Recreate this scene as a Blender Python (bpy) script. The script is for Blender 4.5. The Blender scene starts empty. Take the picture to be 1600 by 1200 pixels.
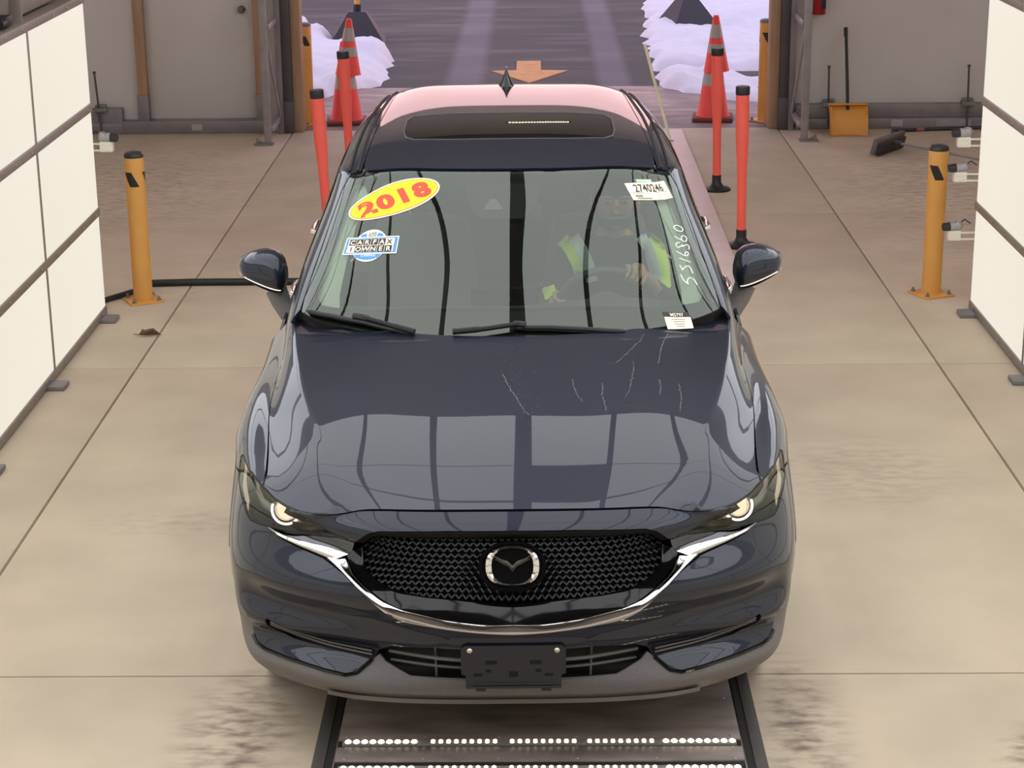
import bpy, bmesh, math, random
import numpy as np
from mathutils import Vector, Matrix, geometry, noise
from mathutils.bvhtree import BVHTree
random.seed(7)
SC = bpy.context.scene
COL = SC.collection

# ------------------------------------------------------------------ camera, world, exposure
cam_data = bpy.data.cameras.new('camera')
cam_data.sensor_width = 36.0
cam_data.lens = 3045.2 / 1600 * 36.0
cam_data.clip_end = 300
cam = bpy.data.objects.new('camera', cam_data)
COL.objects.link(cam)
def set_cam():
    f, pitch, yaw, roll = 3045.2, 0.305209854, -0.0135395, 0.0099316
    fw = Vector((math.sin(yaw) * math.cos(pitch), math.cos(yaw) * math.cos(pitch), -math.sin(pitch)))
    r = fw.cross(Vector((0, 0, 1))).normalized()
    d = fw.cross(r)
    c, s = math.cos(roll), math.sin(roll)
    r2 = r * c + d * s
    d2 = r * -s + d * c
    m = Matrix((r2, -d2, -fw)).transposed().to_4x4()
    m.translation = (0, 0, 3.0)
    cam.matrix_world = m
set_cam()
SC.camera = cam
SC.view_settings.view_transform = 'Standard'
SC.view_settings.look = 'None'
SC.view_settings.gamma = 1.0
SC.view_settings.use_curve_mapping = False
SC.view_settings.exposure = 0.0

OVERHEAD = 2.05       # emission of the overhead light panels
SIDEPANEL = 0.84
UPPER_FILL = 2.5      # emission of the unseen upper tier added to brighten the car's flanks     # emission of the side light panels
w = bpy.data.worlds.new('overcast_sky')
SC.world = w
w.use_nodes = True
nt = w.node_tree
bg = nt.nodes['Background']
tc = nt.nodes.new('ShaderNodeTexCoord')
sep = nt.nodes.new('ShaderNodeSeparateXYZ')
ramp = nt.nodes.new('ShaderNodeValToRGB')
ramp.color_ramp.elements[0].position = 0.0
ramp.color_ramp.elements[0].color = (2.3, 1.32, 1.26, 1)
ramp.color_ramp.elements[1].position = 0.55
ramp.color_ramp.elements[1].color = (.78, .78, 1.02, 1)
nt.links.new(tc.outputs['Generated'], sep.inputs[0])
nt.links.new(sep.outputs['Z'], ramp.inputs[0])
nt.links.new(ramp.outputs[0], bg.inputs['Color'])
bg.inputs['Strength'].default_value = 1.05

# ------------------------------------------------------------------ helpers: colour and materials
def lin(h):
    if isinstance(h, str):
        h = h.lstrip('#'); c = [int(h[i:i+2], 16) / 255 for i in (0, 2, 4)]
    else: c = [v / 255 for v in h]
    return tuple(v / 12.92 if v <= .04045 else ((v + .055) / 1.055) ** 2.4 for v in c) + (1.0,)
def setin(b, **k):
    for n, v in k.items():
        n = n.replace('_', ' ')
        if n in b.inputs: b.inputs[n].default_value = v
def mat(name, col, rough=.5, metal=0., **k):
    m = bpy.data.materials.new(name); m.use_nodes = True
    b = m.node_tree.nodes['Principled BSDF']
    setin(b, Base_Color=lin(col), Roughness=rough, Metallic=metal, **k)
    return m
def noisy(m, col2, scale=8., amt=.5, detail=6., stretch=(1, 1, 1), bump=0., coord='Object', rough2=None):
    """mix a second colour in with a noise texture, optional fine bump"""
    nt = m.node_tree; N = nt.nodes; L = nt.links; b = N['Principled BSDF']
    tc = N.new('ShaderNodeTexCoord'); mp = N.new('ShaderNodeMapping'); nz = N.new('ShaderNodeTexNoise')
    mp.inputs['Scale'].default_value = stretch
    nz.inputs['Scale'].default_value = scale; nz.inputs['Detail'].default_value = detail
    L.new(tc.outputs[coord], mp.inputs[0]); L.new(mp.outputs[0], nz.inputs['Vector'])
    rp = N.new('ShaderNodeValToRGB'); rp.color_ramp.elements[0].position = .35; rp.color_ramp.elements[1].position = .7
    rp.color_ramp.elements[0].color = (0, 0, 0, 1); rp.color_ramp.elements[1].color = (amt, amt, amt, 1)
    L.new(nz.outputs['Fac'], rp.inputs[0])
    mx = N.new('ShaderNodeMix'); mx.data_type = 'RGBA'
    L.new(rp.outputs[0], mx.inputs['Factor'])
    mx.inputs['A'].default_value = b.inputs['Base Color'].default_value; mx.inputs['B'].default_value = lin(col2)
    L.new(mx.outputs['Result'], b.inputs['Base Color'])
    if bump:
        bp = N.new('ShaderNodeBump'); bp.inputs['Strength'].default_value = bump; bp.inputs['Distance'].default_value = .01
        L.new(nz.outputs['Fac'], bp.inputs['Height']); L.new(bp.outputs[0], b.inputs['Normal'])
    if rough2 is not None:
        mr = N.new('ShaderNodeMapRange'); mr.inputs['To Min'].default_value = b.inputs['Roughness'].default_value; mr.inputs['To Max'].default_value = rough2
        mr.inputs['From Min'].default_value = .35; mr.inputs['From Max'].default_value = .65
        L.new(nz.outputs['Fac'], mr.inputs['Value']); L.new(mr.outputs[0], b.inputs['Roughness'])
    return m
def emis(name, col, strength):
    m = mat(name, '808080', .6); b = m.node_tree.nodes['Principled BSDF']
    setin(b, Base_Color=(0.02, 0.02, 0.02, 1), Emission_Color=lin(col), Emission_Strength=strength)
    return m
def glass(name, tint, ior=1.5, rough=0.0):
    """thin pane: tinted see-through plus mirror reflection by Fresnel"""
    m = bpy.data.materials.new(name); m.use_nodes = True
    nt = m.node_tree; N = nt.nodes; N.remove(N['Principled BSDF'])
    tr = N.new('ShaderNodeBsdfTransparent'); tr.inputs[0].default_value = tint
    gl = N.new('ShaderNodeBsdfGlossy'); gl.inputs['Roughness'].default_value = rough; gl.inputs[0].default_value = (.94, 1, .93, 1)
    fr = N.new('ShaderNodeFresnel'); fr.inputs[0].default_value = ior
    mx = N.new('ShaderNodeMixShader')
    nt.links.new(fr.outputs[0], mx.inputs[0]); nt.links.new(tr.outputs[0], mx.inputs[1]); nt.links.new(gl.outputs[0], mx.inputs[2])
    nt.links.new(mx.outputs[0], N['Material Output'].inputs[0])
    return m

# ------------------------------------------------------------------ helpers: mesh building
def finish(o, m, parent, sharp=38):
    if m is not None:
        for x in (m if isinstance(m, (list, tuple)) else [m]): o.data.materials.append(x)
    if sharp is not None and o.data.polygons:
        o.data.polygons.foreach_set('use_smooth', [True] * len(o.data.polygons))
        o.data.set_sharp_from_angle(angle=math.radians(sharp))
    COL.objects.link(o)
    if parent is not None: o.parent = parent
    return o
class MB:
    def __init__(s): s.v = []; s.f = []; s.mi = []; s.cur = 0
    def add(s, vs, fs, M=None):
        o = len(s.v)
        if M is not None: vs = [M @ Vector(p) for p in vs]
        s.v += [tuple(p) for p in vs]; s.f += [tuple(i + o for i in f) for f in fs]; s.mi += [s.cur] * len(fs)
        return s
    def box(s, c, d, bev=0., M=None, rot=None):
        T = Matrix.Translation(c)
        if rot: T = T @ Matrix.Rotation(rot[1], 4, rot[0])
        if M is not None: T = M @ T
        bm = bmesh.new(); bmesh.ops.create_cube(bm, size=1.0, matrix=Matrix.Diagonal((d[0], d[1], d[2], 1)))
        if bev: bmesh.ops.bevel(bm, geom=bm.edges[:], offset=min(bev, .45 * min(d)), segments=2, profile=.5, affect='EDGES')
        bm.verts.index_update()
        s.add([v.co.copy() for v in bm.verts], [[v.index for v in f.verts] for f in bm.faces], T); bm.free(); return s
    def cyl(s, p0, p1, r0, r1=None, n=16, caps=True):
        r1 = r0 if r1 is None else r1
        p0, p1 = Vector(p0), Vector(p1); q = (p1 - p0).to_track_quat('Z', 'Y'); vs = []
        for p, r in ((p0, r0), (p1, r1)):
            for k in range(n):
                a = 2 * math.pi * k / n; vs.append(p + q @ Vector((r * math.cos(a), r * math.sin(a), 0)))
        fs = [(k, (k + 1) % n, n + (k + 1) % n, n + k) for k in range(n)]
        if caps: fs += [tuple(range(n - 1, -1, -1)), tuple(range(n, 2 * n))]
        return s.add(vs, fs)
    def lathe(s, prof, n=24, M=None, caps=True):
        vs = []; m = len(prof)
        for k in range(n):
            a = 2 * math.pi * k / n
            for r, z in prof: vs.append((r * math.cos(a), r * math.sin(a), z))
        fs = [(k * m + i, ((k + 1) % n) * m + i, ((k + 1) % n) * m + i + 1, k * m + i + 1) for k in range(n) for i in range(m - 1)]
        if caps:
            fs.append(tuple(k * m for k in range(n - 1, -1, -1))); fs.append(tuple(k * m + m - 1 for k in range(n)))
        return s.add(vs, fs, M)
    def tube(s, pts, r, n=8, closed=False):
        pts = [Vector(p) for p in pts]; m = len(pts); rs = r if isinstance(r, (list, tuple)) else [r] * m
        vs = []; up = Vector((0, 0, 1))
        for i, p in enumerate(pts):
            a = pts[(i - 1) % m] if (i or closed) else p; b = pts[(i + 1) % m] if (i < m - 1 or closed) else p
            t = (b - a).normalized(); u = up if abs(t.dot(up)) < .95 else Vector((1, 0, 0))
            e1 = t.cross(u).normalized(); e2 = e1.cross(t)
            for k in range(n):
                c = 2 * math.pi * k / n; vs.append(p + (e1 * math.cos(c) + e2 * math.sin(c)) * rs[i])
        fs = []
        for i in range(m if closed else m - 1):
            j = (i + 1) % m
            fs += [(i * n + k, i * n + (k + 1) % n, j * n + (k + 1) % n, j * n + k) for k in range(n)]
        if not closed: fs += [tuple(range(n)), tuple(range(m * n - 1, (m - 1) * n - 1, -1))]
        return s.add(vs, fs)
    def prism(s, poly, h0, h1, M=None):
        n = len(poly); vs = [(x, y, h0) for x, y in poly] + [(x, y, h1) for x, y in poly]
        fs = [tuple(range(n - 1, -1, -1)), tuple(range(n, 2 * n))] + [(k, (k + 1) % n, n + (k + 1) % n, n + k) for k in range(n)]
        return s.add(vs, fs, M)
    def sphere(s, c, r, n=20, m=12, M=None):
        r = r if isinstance(r, (tuple, list)) else (r, r, r); vs = []; fs = []
        for j in range(m + 1):
            t = math.pi * j / m
            for k in range(n):
                a = 2 * math.pi * k / n
                vs.append((c[0] + r[0] * math.sin(t) * math.cos(a), c[1] + r[1] * math.sin(t) * math.sin(a), c[2] + r[2] * math.cos(t)))
        for j in range(m):
            for k in range(n): fs.append((j * n + k, (j + 1) * n + k, (j + 1) * n + (k + 1) % n, j * n + (k + 1) % n))
        return s.add(vs, fs, M)
    def grid(s, rows, closed=False):
        nr, nc = len(rows), len(rows[0]); vs = [p for r in rows for p in r]; fs = []
        for i in range(nr - 1):
            for j in range(nc if closed else nc - 1):
                k = (j + 1) % nc; fs.append((i * nc + j, i * nc + k, (i + 1) * nc + k, (i + 1) * nc + j))
        return s.add(vs, fs)
    def mirror_x(s):
        o = len(s.v); n = len(s.f)
        s.v += [(-x, y, z) for x, y, z in s.v]; s.f += [tuple(i + o for i in reversed(f)) for f in s.f[:n]]; s.mi += s.mi[:n]; return s
    def build(s, name, m, parent=None, loc=None, sharp=38, rotz=0.):
        me = bpy.data.meshes.new(name); me.from_pydata(s.v, [], s.f); me.validate()
        if isinstance(m, (list, tuple)) and len(me.polygons) == len(s.mi): me.polygons.foreach_set('material_index', s.mi)
        bm = bmesh.new(); bm.from_mesh(me); bmesh.ops.remove_doubles(bm, verts=bm.verts, dist=1e-6); bmesh.ops.recalc_face_normals(bm, faces=bm.faces); bm.to_mesh(me); bm.free()
        o = bpy.data.objects.new(name, me); finish(o, m, parent, sharp)
        if loc is not None: o.location = loc
        o.rotation_euler.z = rotz
        return o
def tag(o, label=None, cat=None, group=None, kind=None):
    for k, v in (('label', label), ('category', cat), ('group', group), ('kind', kind)):
        if v: o[k] = v
    return o
def thing(name, label, cat, loc=(0, 0, 0), rz=0., group=None):
    o = bpy.data.objects.new(name, None); COL.objects.link(o); o.location = loc; o.rotation_euler.z = rz; o.empty_display_size = .2
    return tag(o, label, cat, group)
def dup(root, loc, rz=None, label=None):
    r = root.copy(); COL.objects.link(r); r.location = loc
    if rz is not None: r.rotation_euler.z = rz
    if label: r['label'] = label
    for ch in list(root.children):
        c = ch.copy(); COL.objects.link(c); c.parent = r
        for g in list(ch.children):
            d = g.copy(); COL.objects.link(d); d.parent = c
    return r
def text_geo(s, size=1., bold=0., space=1., shear=0.):
    """triangulated letter outlines, centred on x, baseline y=0: (verts2d, faces)"""
    c = bpy.data.curves.new('lettering', 'FONT'); c.body = s; c.size = size; c.align_x = 'CENTER'; c.offset = bold; c.space_character = space; c.shear = shear
    c.resolution_u = 4
    o = bpy.data.objects.new('lettering', c); COL.objects.link(o)
    dg = bpy.context.evaluated_depsgraph_get(); me = bpy.data.meshes.new_from_object(o.evaluated_get(dg))
    vs = [(v.co.x, v.co.y) for v in me.vertices]; fs = [tuple(p.vertices) for p in me.polygons]
    bpy.data.objects.remove(o); bpy.data.curves.remove(c); bpy.data.meshes.remove(me)
    return vs, fs
# ------------------------------------------------------------------ helpers: spline surfaces
def _nat(kn):
    n = len(kn); h = np.diff(kn); A = np.eye(n); B = np.zeros((n, n))
    for i in range(1, n - 1):
        A[i, i-1] = h[i-1]; A[i, i] = 2 * (h[i-1] + h[i]); A[i, i+1] = h[i]
        B[i, i-1] = 6 / h[i-1]; B[i, i] = -6 / h[i-1] - 6 / h[i]; B[i, i+1] = 6 / h[i]
    return np.linalg.solve(A, B)
class Card:
    def __init__(s, kn, breaks=()):
        s.kn = np.array(kn, float); s.n = len(kn); cuts = [0] + sorted(breaks) + [s.n - 1]
        s.seg = [(a, b, _nat(s.kn[a:b+1])) for a, b in zip(cuts[:-1], cuts[1:])]
    def __call__(s, q):
        q = np.atleast_1d(np.asarray(q, float)); out = np.zeros((len(q), s.n))
        idx = np.clip(np.searchsorted(s.kn, q, side='right') - 1, 0, s.n - 2)
        for a, b, M in s.seg:
            m = np.where((idx >= a) & (idx < b))[0]
            if len(m) == 0: continue
            i = idx[m]; h = s.kn[i+1] - s.kn[i]; t = (s.kn[i+1] - q[m]) / h; w = 1 - t
            out[m, i] += t; out[m, i+1] += w
            out[m[:, None], np.arange(a, b+1)[None]] += ((t**3 - t) * h * h / 6)[:, None] * M[i-a] + ((w**3 - w) * h * h / 6)[:, None] * M[i+1-a]
        return out
class Net:
    """half rows (x>=0, first x=0) -> mirror symmetric interpolating spline surface"""
    def __init__(s, rows, brk=None, w=None, vb=()):
        P = np.array(rows, float); L = P[:, :0:-1].copy(); L[..., 0] *= -1
        s.P = np.concatenate([L, P], 1); nr = len(P); h = P.shape[1] - 1
        du = np.linalg.norm(np.diff(P, axis=1), axis=2).mean(0); uk = np.concatenate([[0], np.cumsum(du)])
        s.uk = np.concatenate([-uk[:0:-1], uk]); dv = np.linalg.norm(np.diff(P, axis=0), axis=2).mean(1)
        s.vk = np.concatenate([[0], np.cumsum(dv)]); s.Bu = Card(s.uk); s.Bv = Card(s.vk, list(vb))
        s.w = np.zeros(nr) if w is None else np.array(w, float)
        s.Bb = Card(s.uk, [h - brk, h + brk]) if brk else s.Bu
    def __call__(s, u, v):
        u = np.clip(u, s.uk[0], s.uk[-1]); v = np.clip(v, 0, s.vk[-1])
        a, b, c = s.Bu(u), s.Bb(u), s.Bv(v)
        return np.einsum('ni,nj,ijk->nk', c * (1 - s.w), a, s.P) + np.einsum('ni,nj,ijk->nk', c * s.w, b, s.P)
    def nrm(s, u, v, e=2e-3):
        u = np.clip(u, s.uk[0] + e, s.uk[-1] - e); v = np.clip(v, e, s.vk[-1] - e)
        d = np.cross(s(u + e, v) - s(u - e, v), s(u, v + e) - s(u, v - e)); return d / (np.linalg.norm(d, axis=1)[:, None] + 1e-12)
def resample(poly, d):
    out = []
    for (a, b) in zip(poly, poly[1:] + poly[:1]):
        n = max(1, int(math.ceil(math.hypot(b[0]-a[0], b[1]-a[1]) / d)))
        for k in range(n): out.append((a[0] + (b[0]-a[0]) * k / n, a[1] + (b[1]-a[1]) * k / n))
    return out
def inset(poly, d):
    n = len(poly); A = sum(poly[i][0] * poly[(i+1) % n][1] - poly[(i+1) % n][0] * poly[i][1] for i in range(n)); sg = 1 if A > 0 else -1; out = []
    for i in range(n):
        p, a, b = Vector(poly[i]), Vector(poly[i-1]), Vector(poly[(i+1) % n])
        t1, t2 = (p - a), (b - p)
        if t1.length < 1e-9 or t2.length < 1e-9: out.append(tuple(p)); continue
        n1 = Vector((-t1.y, t1.x)).normalized() * sg; n2 = Vector((-t2.y, t2.x)).normalized() * sg
        m = n1 + n2
        m = n1 if m.length < 1e-6 else m.normalized(); k = d / max(.5, m.dot(n1)); out.append((p.x + m.x * k, p.y + m.y * k))
    return out
def mask_inside(poly, X, Y):
    inside = np.zeros(len(X), bool); n = len(poly)
    for i in range(n):
        x1, y1 = poly[i]; x2, y2 = poly[(i+1) % n]
        if y1 == y2: continue
        c = ((y1 > Y) != (y2 > Y)) & (X < (x2 - x1) * (Y - y1) / (y2 - y1) + x1); inside ^= c
    return inside
def dist_poly(poly, X, Y):
    d = np.full(len(X), 1e9); n = len(poly)
    for i in range(n):
        a = np.array(poly[i]); b = np.array(poly[(i+1) % n]); ab = b - a; L = ab @ ab
        t = np.clip(((X - a[0]) * ab[0] + (Y - a[1]) * ab[1]) / max(L, 1e-12), 0, 1)
        d = np.minimum(d, np.hypot(X - a[0] - t * ab[0], Y - a[1] - t * ab[1]))
    return d
def tri2d(poly, sp):
    poly = resample(poly, sp); xs = [p[0] for p in poly]; ys = [p[1] for p in poly]
    gx, gy = np.meshgrid(np.arange(min(xs) + sp * .5, max(xs), sp), np.arange(min(ys) + sp * .5, max(ys), sp)); gx, gy = gx.ravel(), gy.ravel()
    m = mask_inside(poly, gx, gy)
    gx, gy = gx[m], gy[m]
    if len(gx): m = dist_poly(poly, gx, gy) > sp * .45; gx, gy = gx[m], gy[m]
    pts = [Vector(p) for p in poly] + [Vector(p) for p in zip(gx, gy)]; n = len(poly)
    r = geometry.delaunay_2d_cdt(pts, [(i, (i+1) % n) for i in range(n)], [], 1, 1e-6)
    V = np.array([(v.x, v.y) for v in r[0]]); T = [tuple(f) for f in r[2]]
    m = mask_inside(poly, V[np.array(T)].mean(1)[:, 0], V[np.array(T)].mean(1)[:, 1]); T = [t for t, k in zip(T, m) if k]
    return V, T
def skin_panel(name, S, poly, m, parent, sp=.03, gap=.0015, off=0., depth=.012, side=1):
    """trimmed sheet of a spline surface with a folded edge"""
    if gap: poly = inset(poly, gap)
    V, T = tri2d(poly, sp); u, v = V[:, 0] * side, V[:, 1]
    P = S(u, v); N = S.nrm(u, v); P = P + N * off
    T = np.array(T)
    a, b, c = P[T[:, 0]], P[T[:, 1]], P[T[:, 2]]
    fl = np.einsum('ij,ij->i', np.cross(b - a, c - a), N[T[:, 0]]) < 0
    T[fl] = T[fl][:, ::-1]
    ed = {}
    for t in T.tolist():
        for i in range(3): ed[(t[i], t[(i+1) % 3])] = 1
    bd = [(i, j) for (i, j) in ed if (j, i) not in ed]
    nv = len(P); idx = {}; rim = []; rimn = []
    for i, j in bd:
        for k in (i, j):
            if k not in idx: idx[k] = nv + len(rim); rim += [P[k], P[k] - N[k] * depth]; rimn += [N[k], N[k]]
    F = T.tolist() + ([(idx[j], idx[i], idx[i] + 1, idx[j] + 1) for i, j in bd] if depth else [])
    allP = np.concatenate([P, np.array(rim)]) if depth and rim else P
    me = bpy.data.meshes.new(name); me.from_pydata(allP.tolist(), [], F)
    o = bpy.data.objects.new(name, me); finish(o, m, parent, None)
    me.polygons.foreach_set('use_smooth', [True] * len(me.polygons))
    if depth and rim:
        fn = np.zeros((len(me.loops), 3)); li = np.zeros(len(me.loops), int); me.loops.foreach_get('vertex_index', li)
        ok = li < nv; fn[ok] = N[li[ok]]
        me.normals_split_custom_set(fn.tolist())
    else: me.normals_split_custom_set_from_vertices(N.tolist())
    return o
def full(half):
    """half outline that starts and ends on the centre line -> whole outline"""
    return half + [(-x, y) for x, y in reversed(half) if x > 1e-6]

# ------------------------------------------------------------------ materials of the place
M_conc = noisy(mat('concrete', (206, 189, 166), .75), (180, 164, 144), 2.2, .55, 8, (1, 1, 1), .12)
def stain_floor(m):
    """old dirt patches on the concrete at their own places in the room"""
    nt = m.node_tree; N = nt.nodes; L = nt.links; b = N['Principled BSDF']
    geo = N.new('ShaderNodeNewGeometry'); nz = N.new('ShaderNodeTexNoise'); nz.inputs['Scale'].default_value = 9; nz.inputs['Detail'].default_value = 8
    mp = N.new('ShaderNodeMapping'); mp.inputs['Scale'].default_value = (1, 2.2, 1); L.new(geo.outputs['Position'], mp.inputs[0]); L.new(mp.outputs[0], nz.inputs['Vector'])
    tot = None
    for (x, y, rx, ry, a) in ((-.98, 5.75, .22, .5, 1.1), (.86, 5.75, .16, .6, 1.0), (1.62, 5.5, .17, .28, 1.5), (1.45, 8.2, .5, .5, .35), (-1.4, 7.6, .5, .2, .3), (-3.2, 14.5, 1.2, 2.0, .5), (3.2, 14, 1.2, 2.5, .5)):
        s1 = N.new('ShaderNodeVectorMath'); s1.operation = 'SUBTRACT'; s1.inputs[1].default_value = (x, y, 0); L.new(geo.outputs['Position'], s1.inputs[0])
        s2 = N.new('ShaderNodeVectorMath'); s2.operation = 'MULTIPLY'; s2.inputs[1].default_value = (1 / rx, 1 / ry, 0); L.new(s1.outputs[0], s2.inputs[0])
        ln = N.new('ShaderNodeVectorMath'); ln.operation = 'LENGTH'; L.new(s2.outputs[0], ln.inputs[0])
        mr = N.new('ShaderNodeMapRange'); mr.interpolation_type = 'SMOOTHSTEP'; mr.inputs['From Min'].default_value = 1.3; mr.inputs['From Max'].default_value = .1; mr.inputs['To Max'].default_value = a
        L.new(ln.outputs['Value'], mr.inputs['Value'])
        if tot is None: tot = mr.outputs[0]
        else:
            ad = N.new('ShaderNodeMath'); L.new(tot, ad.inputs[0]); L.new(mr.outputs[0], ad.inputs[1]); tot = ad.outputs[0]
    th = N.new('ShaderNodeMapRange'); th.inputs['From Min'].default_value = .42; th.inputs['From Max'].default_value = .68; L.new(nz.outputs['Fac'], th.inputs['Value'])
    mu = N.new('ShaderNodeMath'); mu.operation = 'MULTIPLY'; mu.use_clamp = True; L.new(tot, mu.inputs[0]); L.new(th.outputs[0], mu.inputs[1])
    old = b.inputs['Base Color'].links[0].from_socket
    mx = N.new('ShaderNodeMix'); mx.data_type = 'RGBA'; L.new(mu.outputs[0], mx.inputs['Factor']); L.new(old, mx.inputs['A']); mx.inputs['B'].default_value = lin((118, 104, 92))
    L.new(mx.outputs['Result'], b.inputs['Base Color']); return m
stain_floor(M_conc)
M_dark = mat('dark_gap', (40, 37, 36), .9)
M_wall = noisy(mat('wall_panel', (206, 202, 198), .7), (194, 188, 184), 1.5, .5, 3)
M_ceil = mat('ceiling_grey', (132, 126, 126), .8)
M_steel = noisy(mat('painted_steel', (138, 134, 135), .5, .3), (112, 106, 106), 6, .5)
M_lsteel = noisy(mat('galvanised_steel', (168, 166, 168), .45, .5), (135, 132, 134), 10, .5)
M_dsteel = noisy(mat('dark_steel', (92, 88, 90), .55, .3), (74, 70, 70), 6, .5)
M_wood = noisy(mat('wood_post', (176, 144, 116), .7), (150, 118, 94), 3, .8, 6, (6, 6, .6))
M_yel = noisy(mat('yellow_paint', (228, 166, 84), .45), (204, 146, 74), 6, .4)
M_blackpl = mat('black_plastic', (34, 33, 35), .5)
M_org = noisy(mat('orange_plastic', (255, 106, 92), .5), (246, 94, 82), 5, .4)
M_cone = noisy(mat('cone_orange', (252, 82, 72), .55), (222, 70, 66), 4, .5)
M_refl = mat('grey_reflective_band', (172, 166, 160), .4)
M_frame = noisy(mat('panel_frame', (150, 140, 132), .5, .2), (130, 120, 112), 8, .4)
M_lamp = emis('light_panel_glow', (255, 248, 232), SIDEPANEL)
M_upper_fill = emis('upper_fill_glow', (246, 250, 255), UPPER_FILL)  # glow of the added fill tier above the side panels
M_over = emis('overhead_panel_glow', (250, 251, 252), OVERHEAD)
M_off = mat('unlit_panel', (90, 88, 88), .4)
M_fill = emis('fill_lamp_glow', (255, 240, 236), 64.0)  # glow of the fill lamps added out of view in the side bays
M_led = emis('led_glow', (255, 236, 200), 7.0)
M_white = mat('white_plastic', (228, 222, 208), .5)
M_snow = noisy(mat('snow', (238, 236, 248), .9), (222, 222, 244), 3, .5, 6, (1, 1, 1), .25)

# ------------------------------------------------------------------ floor, apron and road
def struct(o): o['kind'] = 'structure'; return o
fl = MB(); fl.box((0, 6.1, -.16), (14, 22, .1)); floor = struct(fl.build('floor', M_dark))
xs = [-6.6, -2.12, 2.11, 6.6]; ys = [-4.85, -1.18, 2.49, 6.16, 9.84, 13.5, 16.95]
for i in range(3):
    for j in range(6):
        b = MB(); x0, x1, y0, y1 = xs[i] + .005, xs[i+1] - .005, ys[j] + .004, ys[j+1] - .004
        b.box(((x0 + x1) / 2, (y0 + y1) / 2, -.055), (x1 - x0, y1 - y0, .11), .006); b.build('slab', M_conc, floor)
M_apron = noisy(mat('apron_concrete', (140, 122, 120), .65), (120, 105, 105), 3, .6, 6, (1, 2, 1), .1, 'Object', .35)
ap = MB(); ap.box((0, 18.15, -.062), (12, 2.38, .12), .006); ap = struct(ap.build('trim_1', M_apron))
def asphalt():
    m = noisy(mat('wet_asphalt', (92, 89, 88), .9, 0., Specular_IOR_Level=.22), (74, 72, 72), 1.0, .9, 8, (.5, 1.3, 1), .12, 'Object', .6)
    nt = m.node_tree; N = nt.nodes; L = nt.links; b = N['Principled BSDF']
    geo = N.new('ShaderNodeNewGeometry'); sp = N.new('ShaderNodeSeparateXYZ'); L.new(geo.outputs['Position'], sp.inputs[0]); tot = None
    for x0, wd in ((-.72, .17), (.80, .15)):
        a = N.new('ShaderNodeMath'); a.operation = 'SUBTRACT'; a.inputs[1].default_value = x0; L.new(sp.outputs['X'], a.inputs[0])
        c = N.new('ShaderNodeMath'); c.operation = 'ABSOLUTE'; L.new(a.outputs[0], c.inputs[0])
        r = N.new('ShaderNodeMapRange'); r.interpolation_type = 'SMOOTHSTEP'; r.inputs['From Min'].default_value = wd * 1.5; r.inputs['From Max'].default_value = wd * .6; r.inputs['To Max'].default_value = .75; L.new(c.outputs[0], r.inputs['Value'])
        if tot is None: tot = r.outputs[0]
        else:
            ad = N.new('ShaderNodeMath'); ad.use_clamp = True; L.new(tot, ad.inputs[0]); L.new(r.outputs[0], ad.inputs[1]); tot = ad.outputs[0]
    nz = N.new('ShaderNodeTexNoise'); nz.inputs['Scale'].default_value = 1.3; nz.inputs['Detail'].default_value = 5
    mp = N.new('ShaderNodeMapping'); mp.inputs['Scale'].default_value = (.4, 2.2, 1); L.new(geo.outputs['Position'], mp.inputs[0]); L.new(mp.outputs[0], nz.inputs['Vector'])
    r2 = N.new('ShaderNodeMapRange'); r2.inputs['From Min'].default_value = .52; r2.inputs['From Max'].default_value = .66; r2.inputs['To Max'].default_value = .45; L.new(nz.outputs['Fac'], r2.inputs['Value'])
    mxm = N.new('ShaderNodeMath'); mxm.operation = 'MAXIMUM'; L.new(tot, mxm.inputs[0]); L.new(r2.outputs[0], mxm.inputs[1])
    old = b.inputs['Base Color'].links[0].from_socket
    mx = N.new('ShaderNodeMix'); mx.data_type = 'RGBA'; L.new(mxm.outputs[0], mx.inputs['Factor']); L.new(old, mx.inputs['A']); mx.inputs['B'].default_value = lin((126, 118, 126))
    L.new(mx.outputs['Result'], b.inputs['Base Color']); return m
rd = MB(); rd.box((0, 49.4, -.09), (90, 60, .12)); rd = struct(rd.build('ground', asphalt()))
M_arrow = noisy(mat('road_marking', (222, 158, 88), .6), (190, 135, 84), 9, .7)
ar = MB(); ar.prism([(-.20, 21.3), (-.20, 20.62), (-.46, 20.58), (-.06, 19.75), (.34, 20.58), (.06, 20.62), (.06, 21.3)], -.03, -.022)
tag(ar.build('road_arrow', M_arrow), 'faded orange arrow painted on the wet asphalt behind the car roof', 'road marking')

# ------------------------------------------------------------------ walls and ceiling
YB = 16.95; OX = 2.11; OH = 3.36; CH = 5.2
def wallbox(name, x0, x1, y0, y1, z0, z1, m=M_wall, parent=None):
    b = MB(); b.box(((x0+x1)/2, (y0+y1)/2, (z0+z1)/2), (x1-x0, y1-y0, z1-z0)); o = b.build(name, m, parent, sharp=None)
    if parent is None: struct(o)
    return o
wb = wallbox('wall_back', -OX, OX, YB, YB + .2, OH, CH)
for x0, x1 in ((-6.6, -3.47), (OX, 4.6), (4.61, 6.6)): wallbox('wall_back', x0, x1, YB, YB + .16, 0, CH)
wallbox('wall_back', -3.47, -2.37, YB, YB + .16, 2.15, CH); wallbox('wall_back', -2.37, -OX, YB, YB + .16, 0, CH)
wallbox('wall_left', -6.8, -6.6, -5, YB + .2, -.1, CH); wallbox('wall_right', 6.6, 6.8, -5, YB + .2, -.1, CH); wallbox('wall_front', -6.8, 6.8, -5.2, -5, -.1, CH)
wallbox('ceiling', -6.8, 6.8, -5.2, YB + .2, CH, CH + .2, M_ceil)
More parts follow.
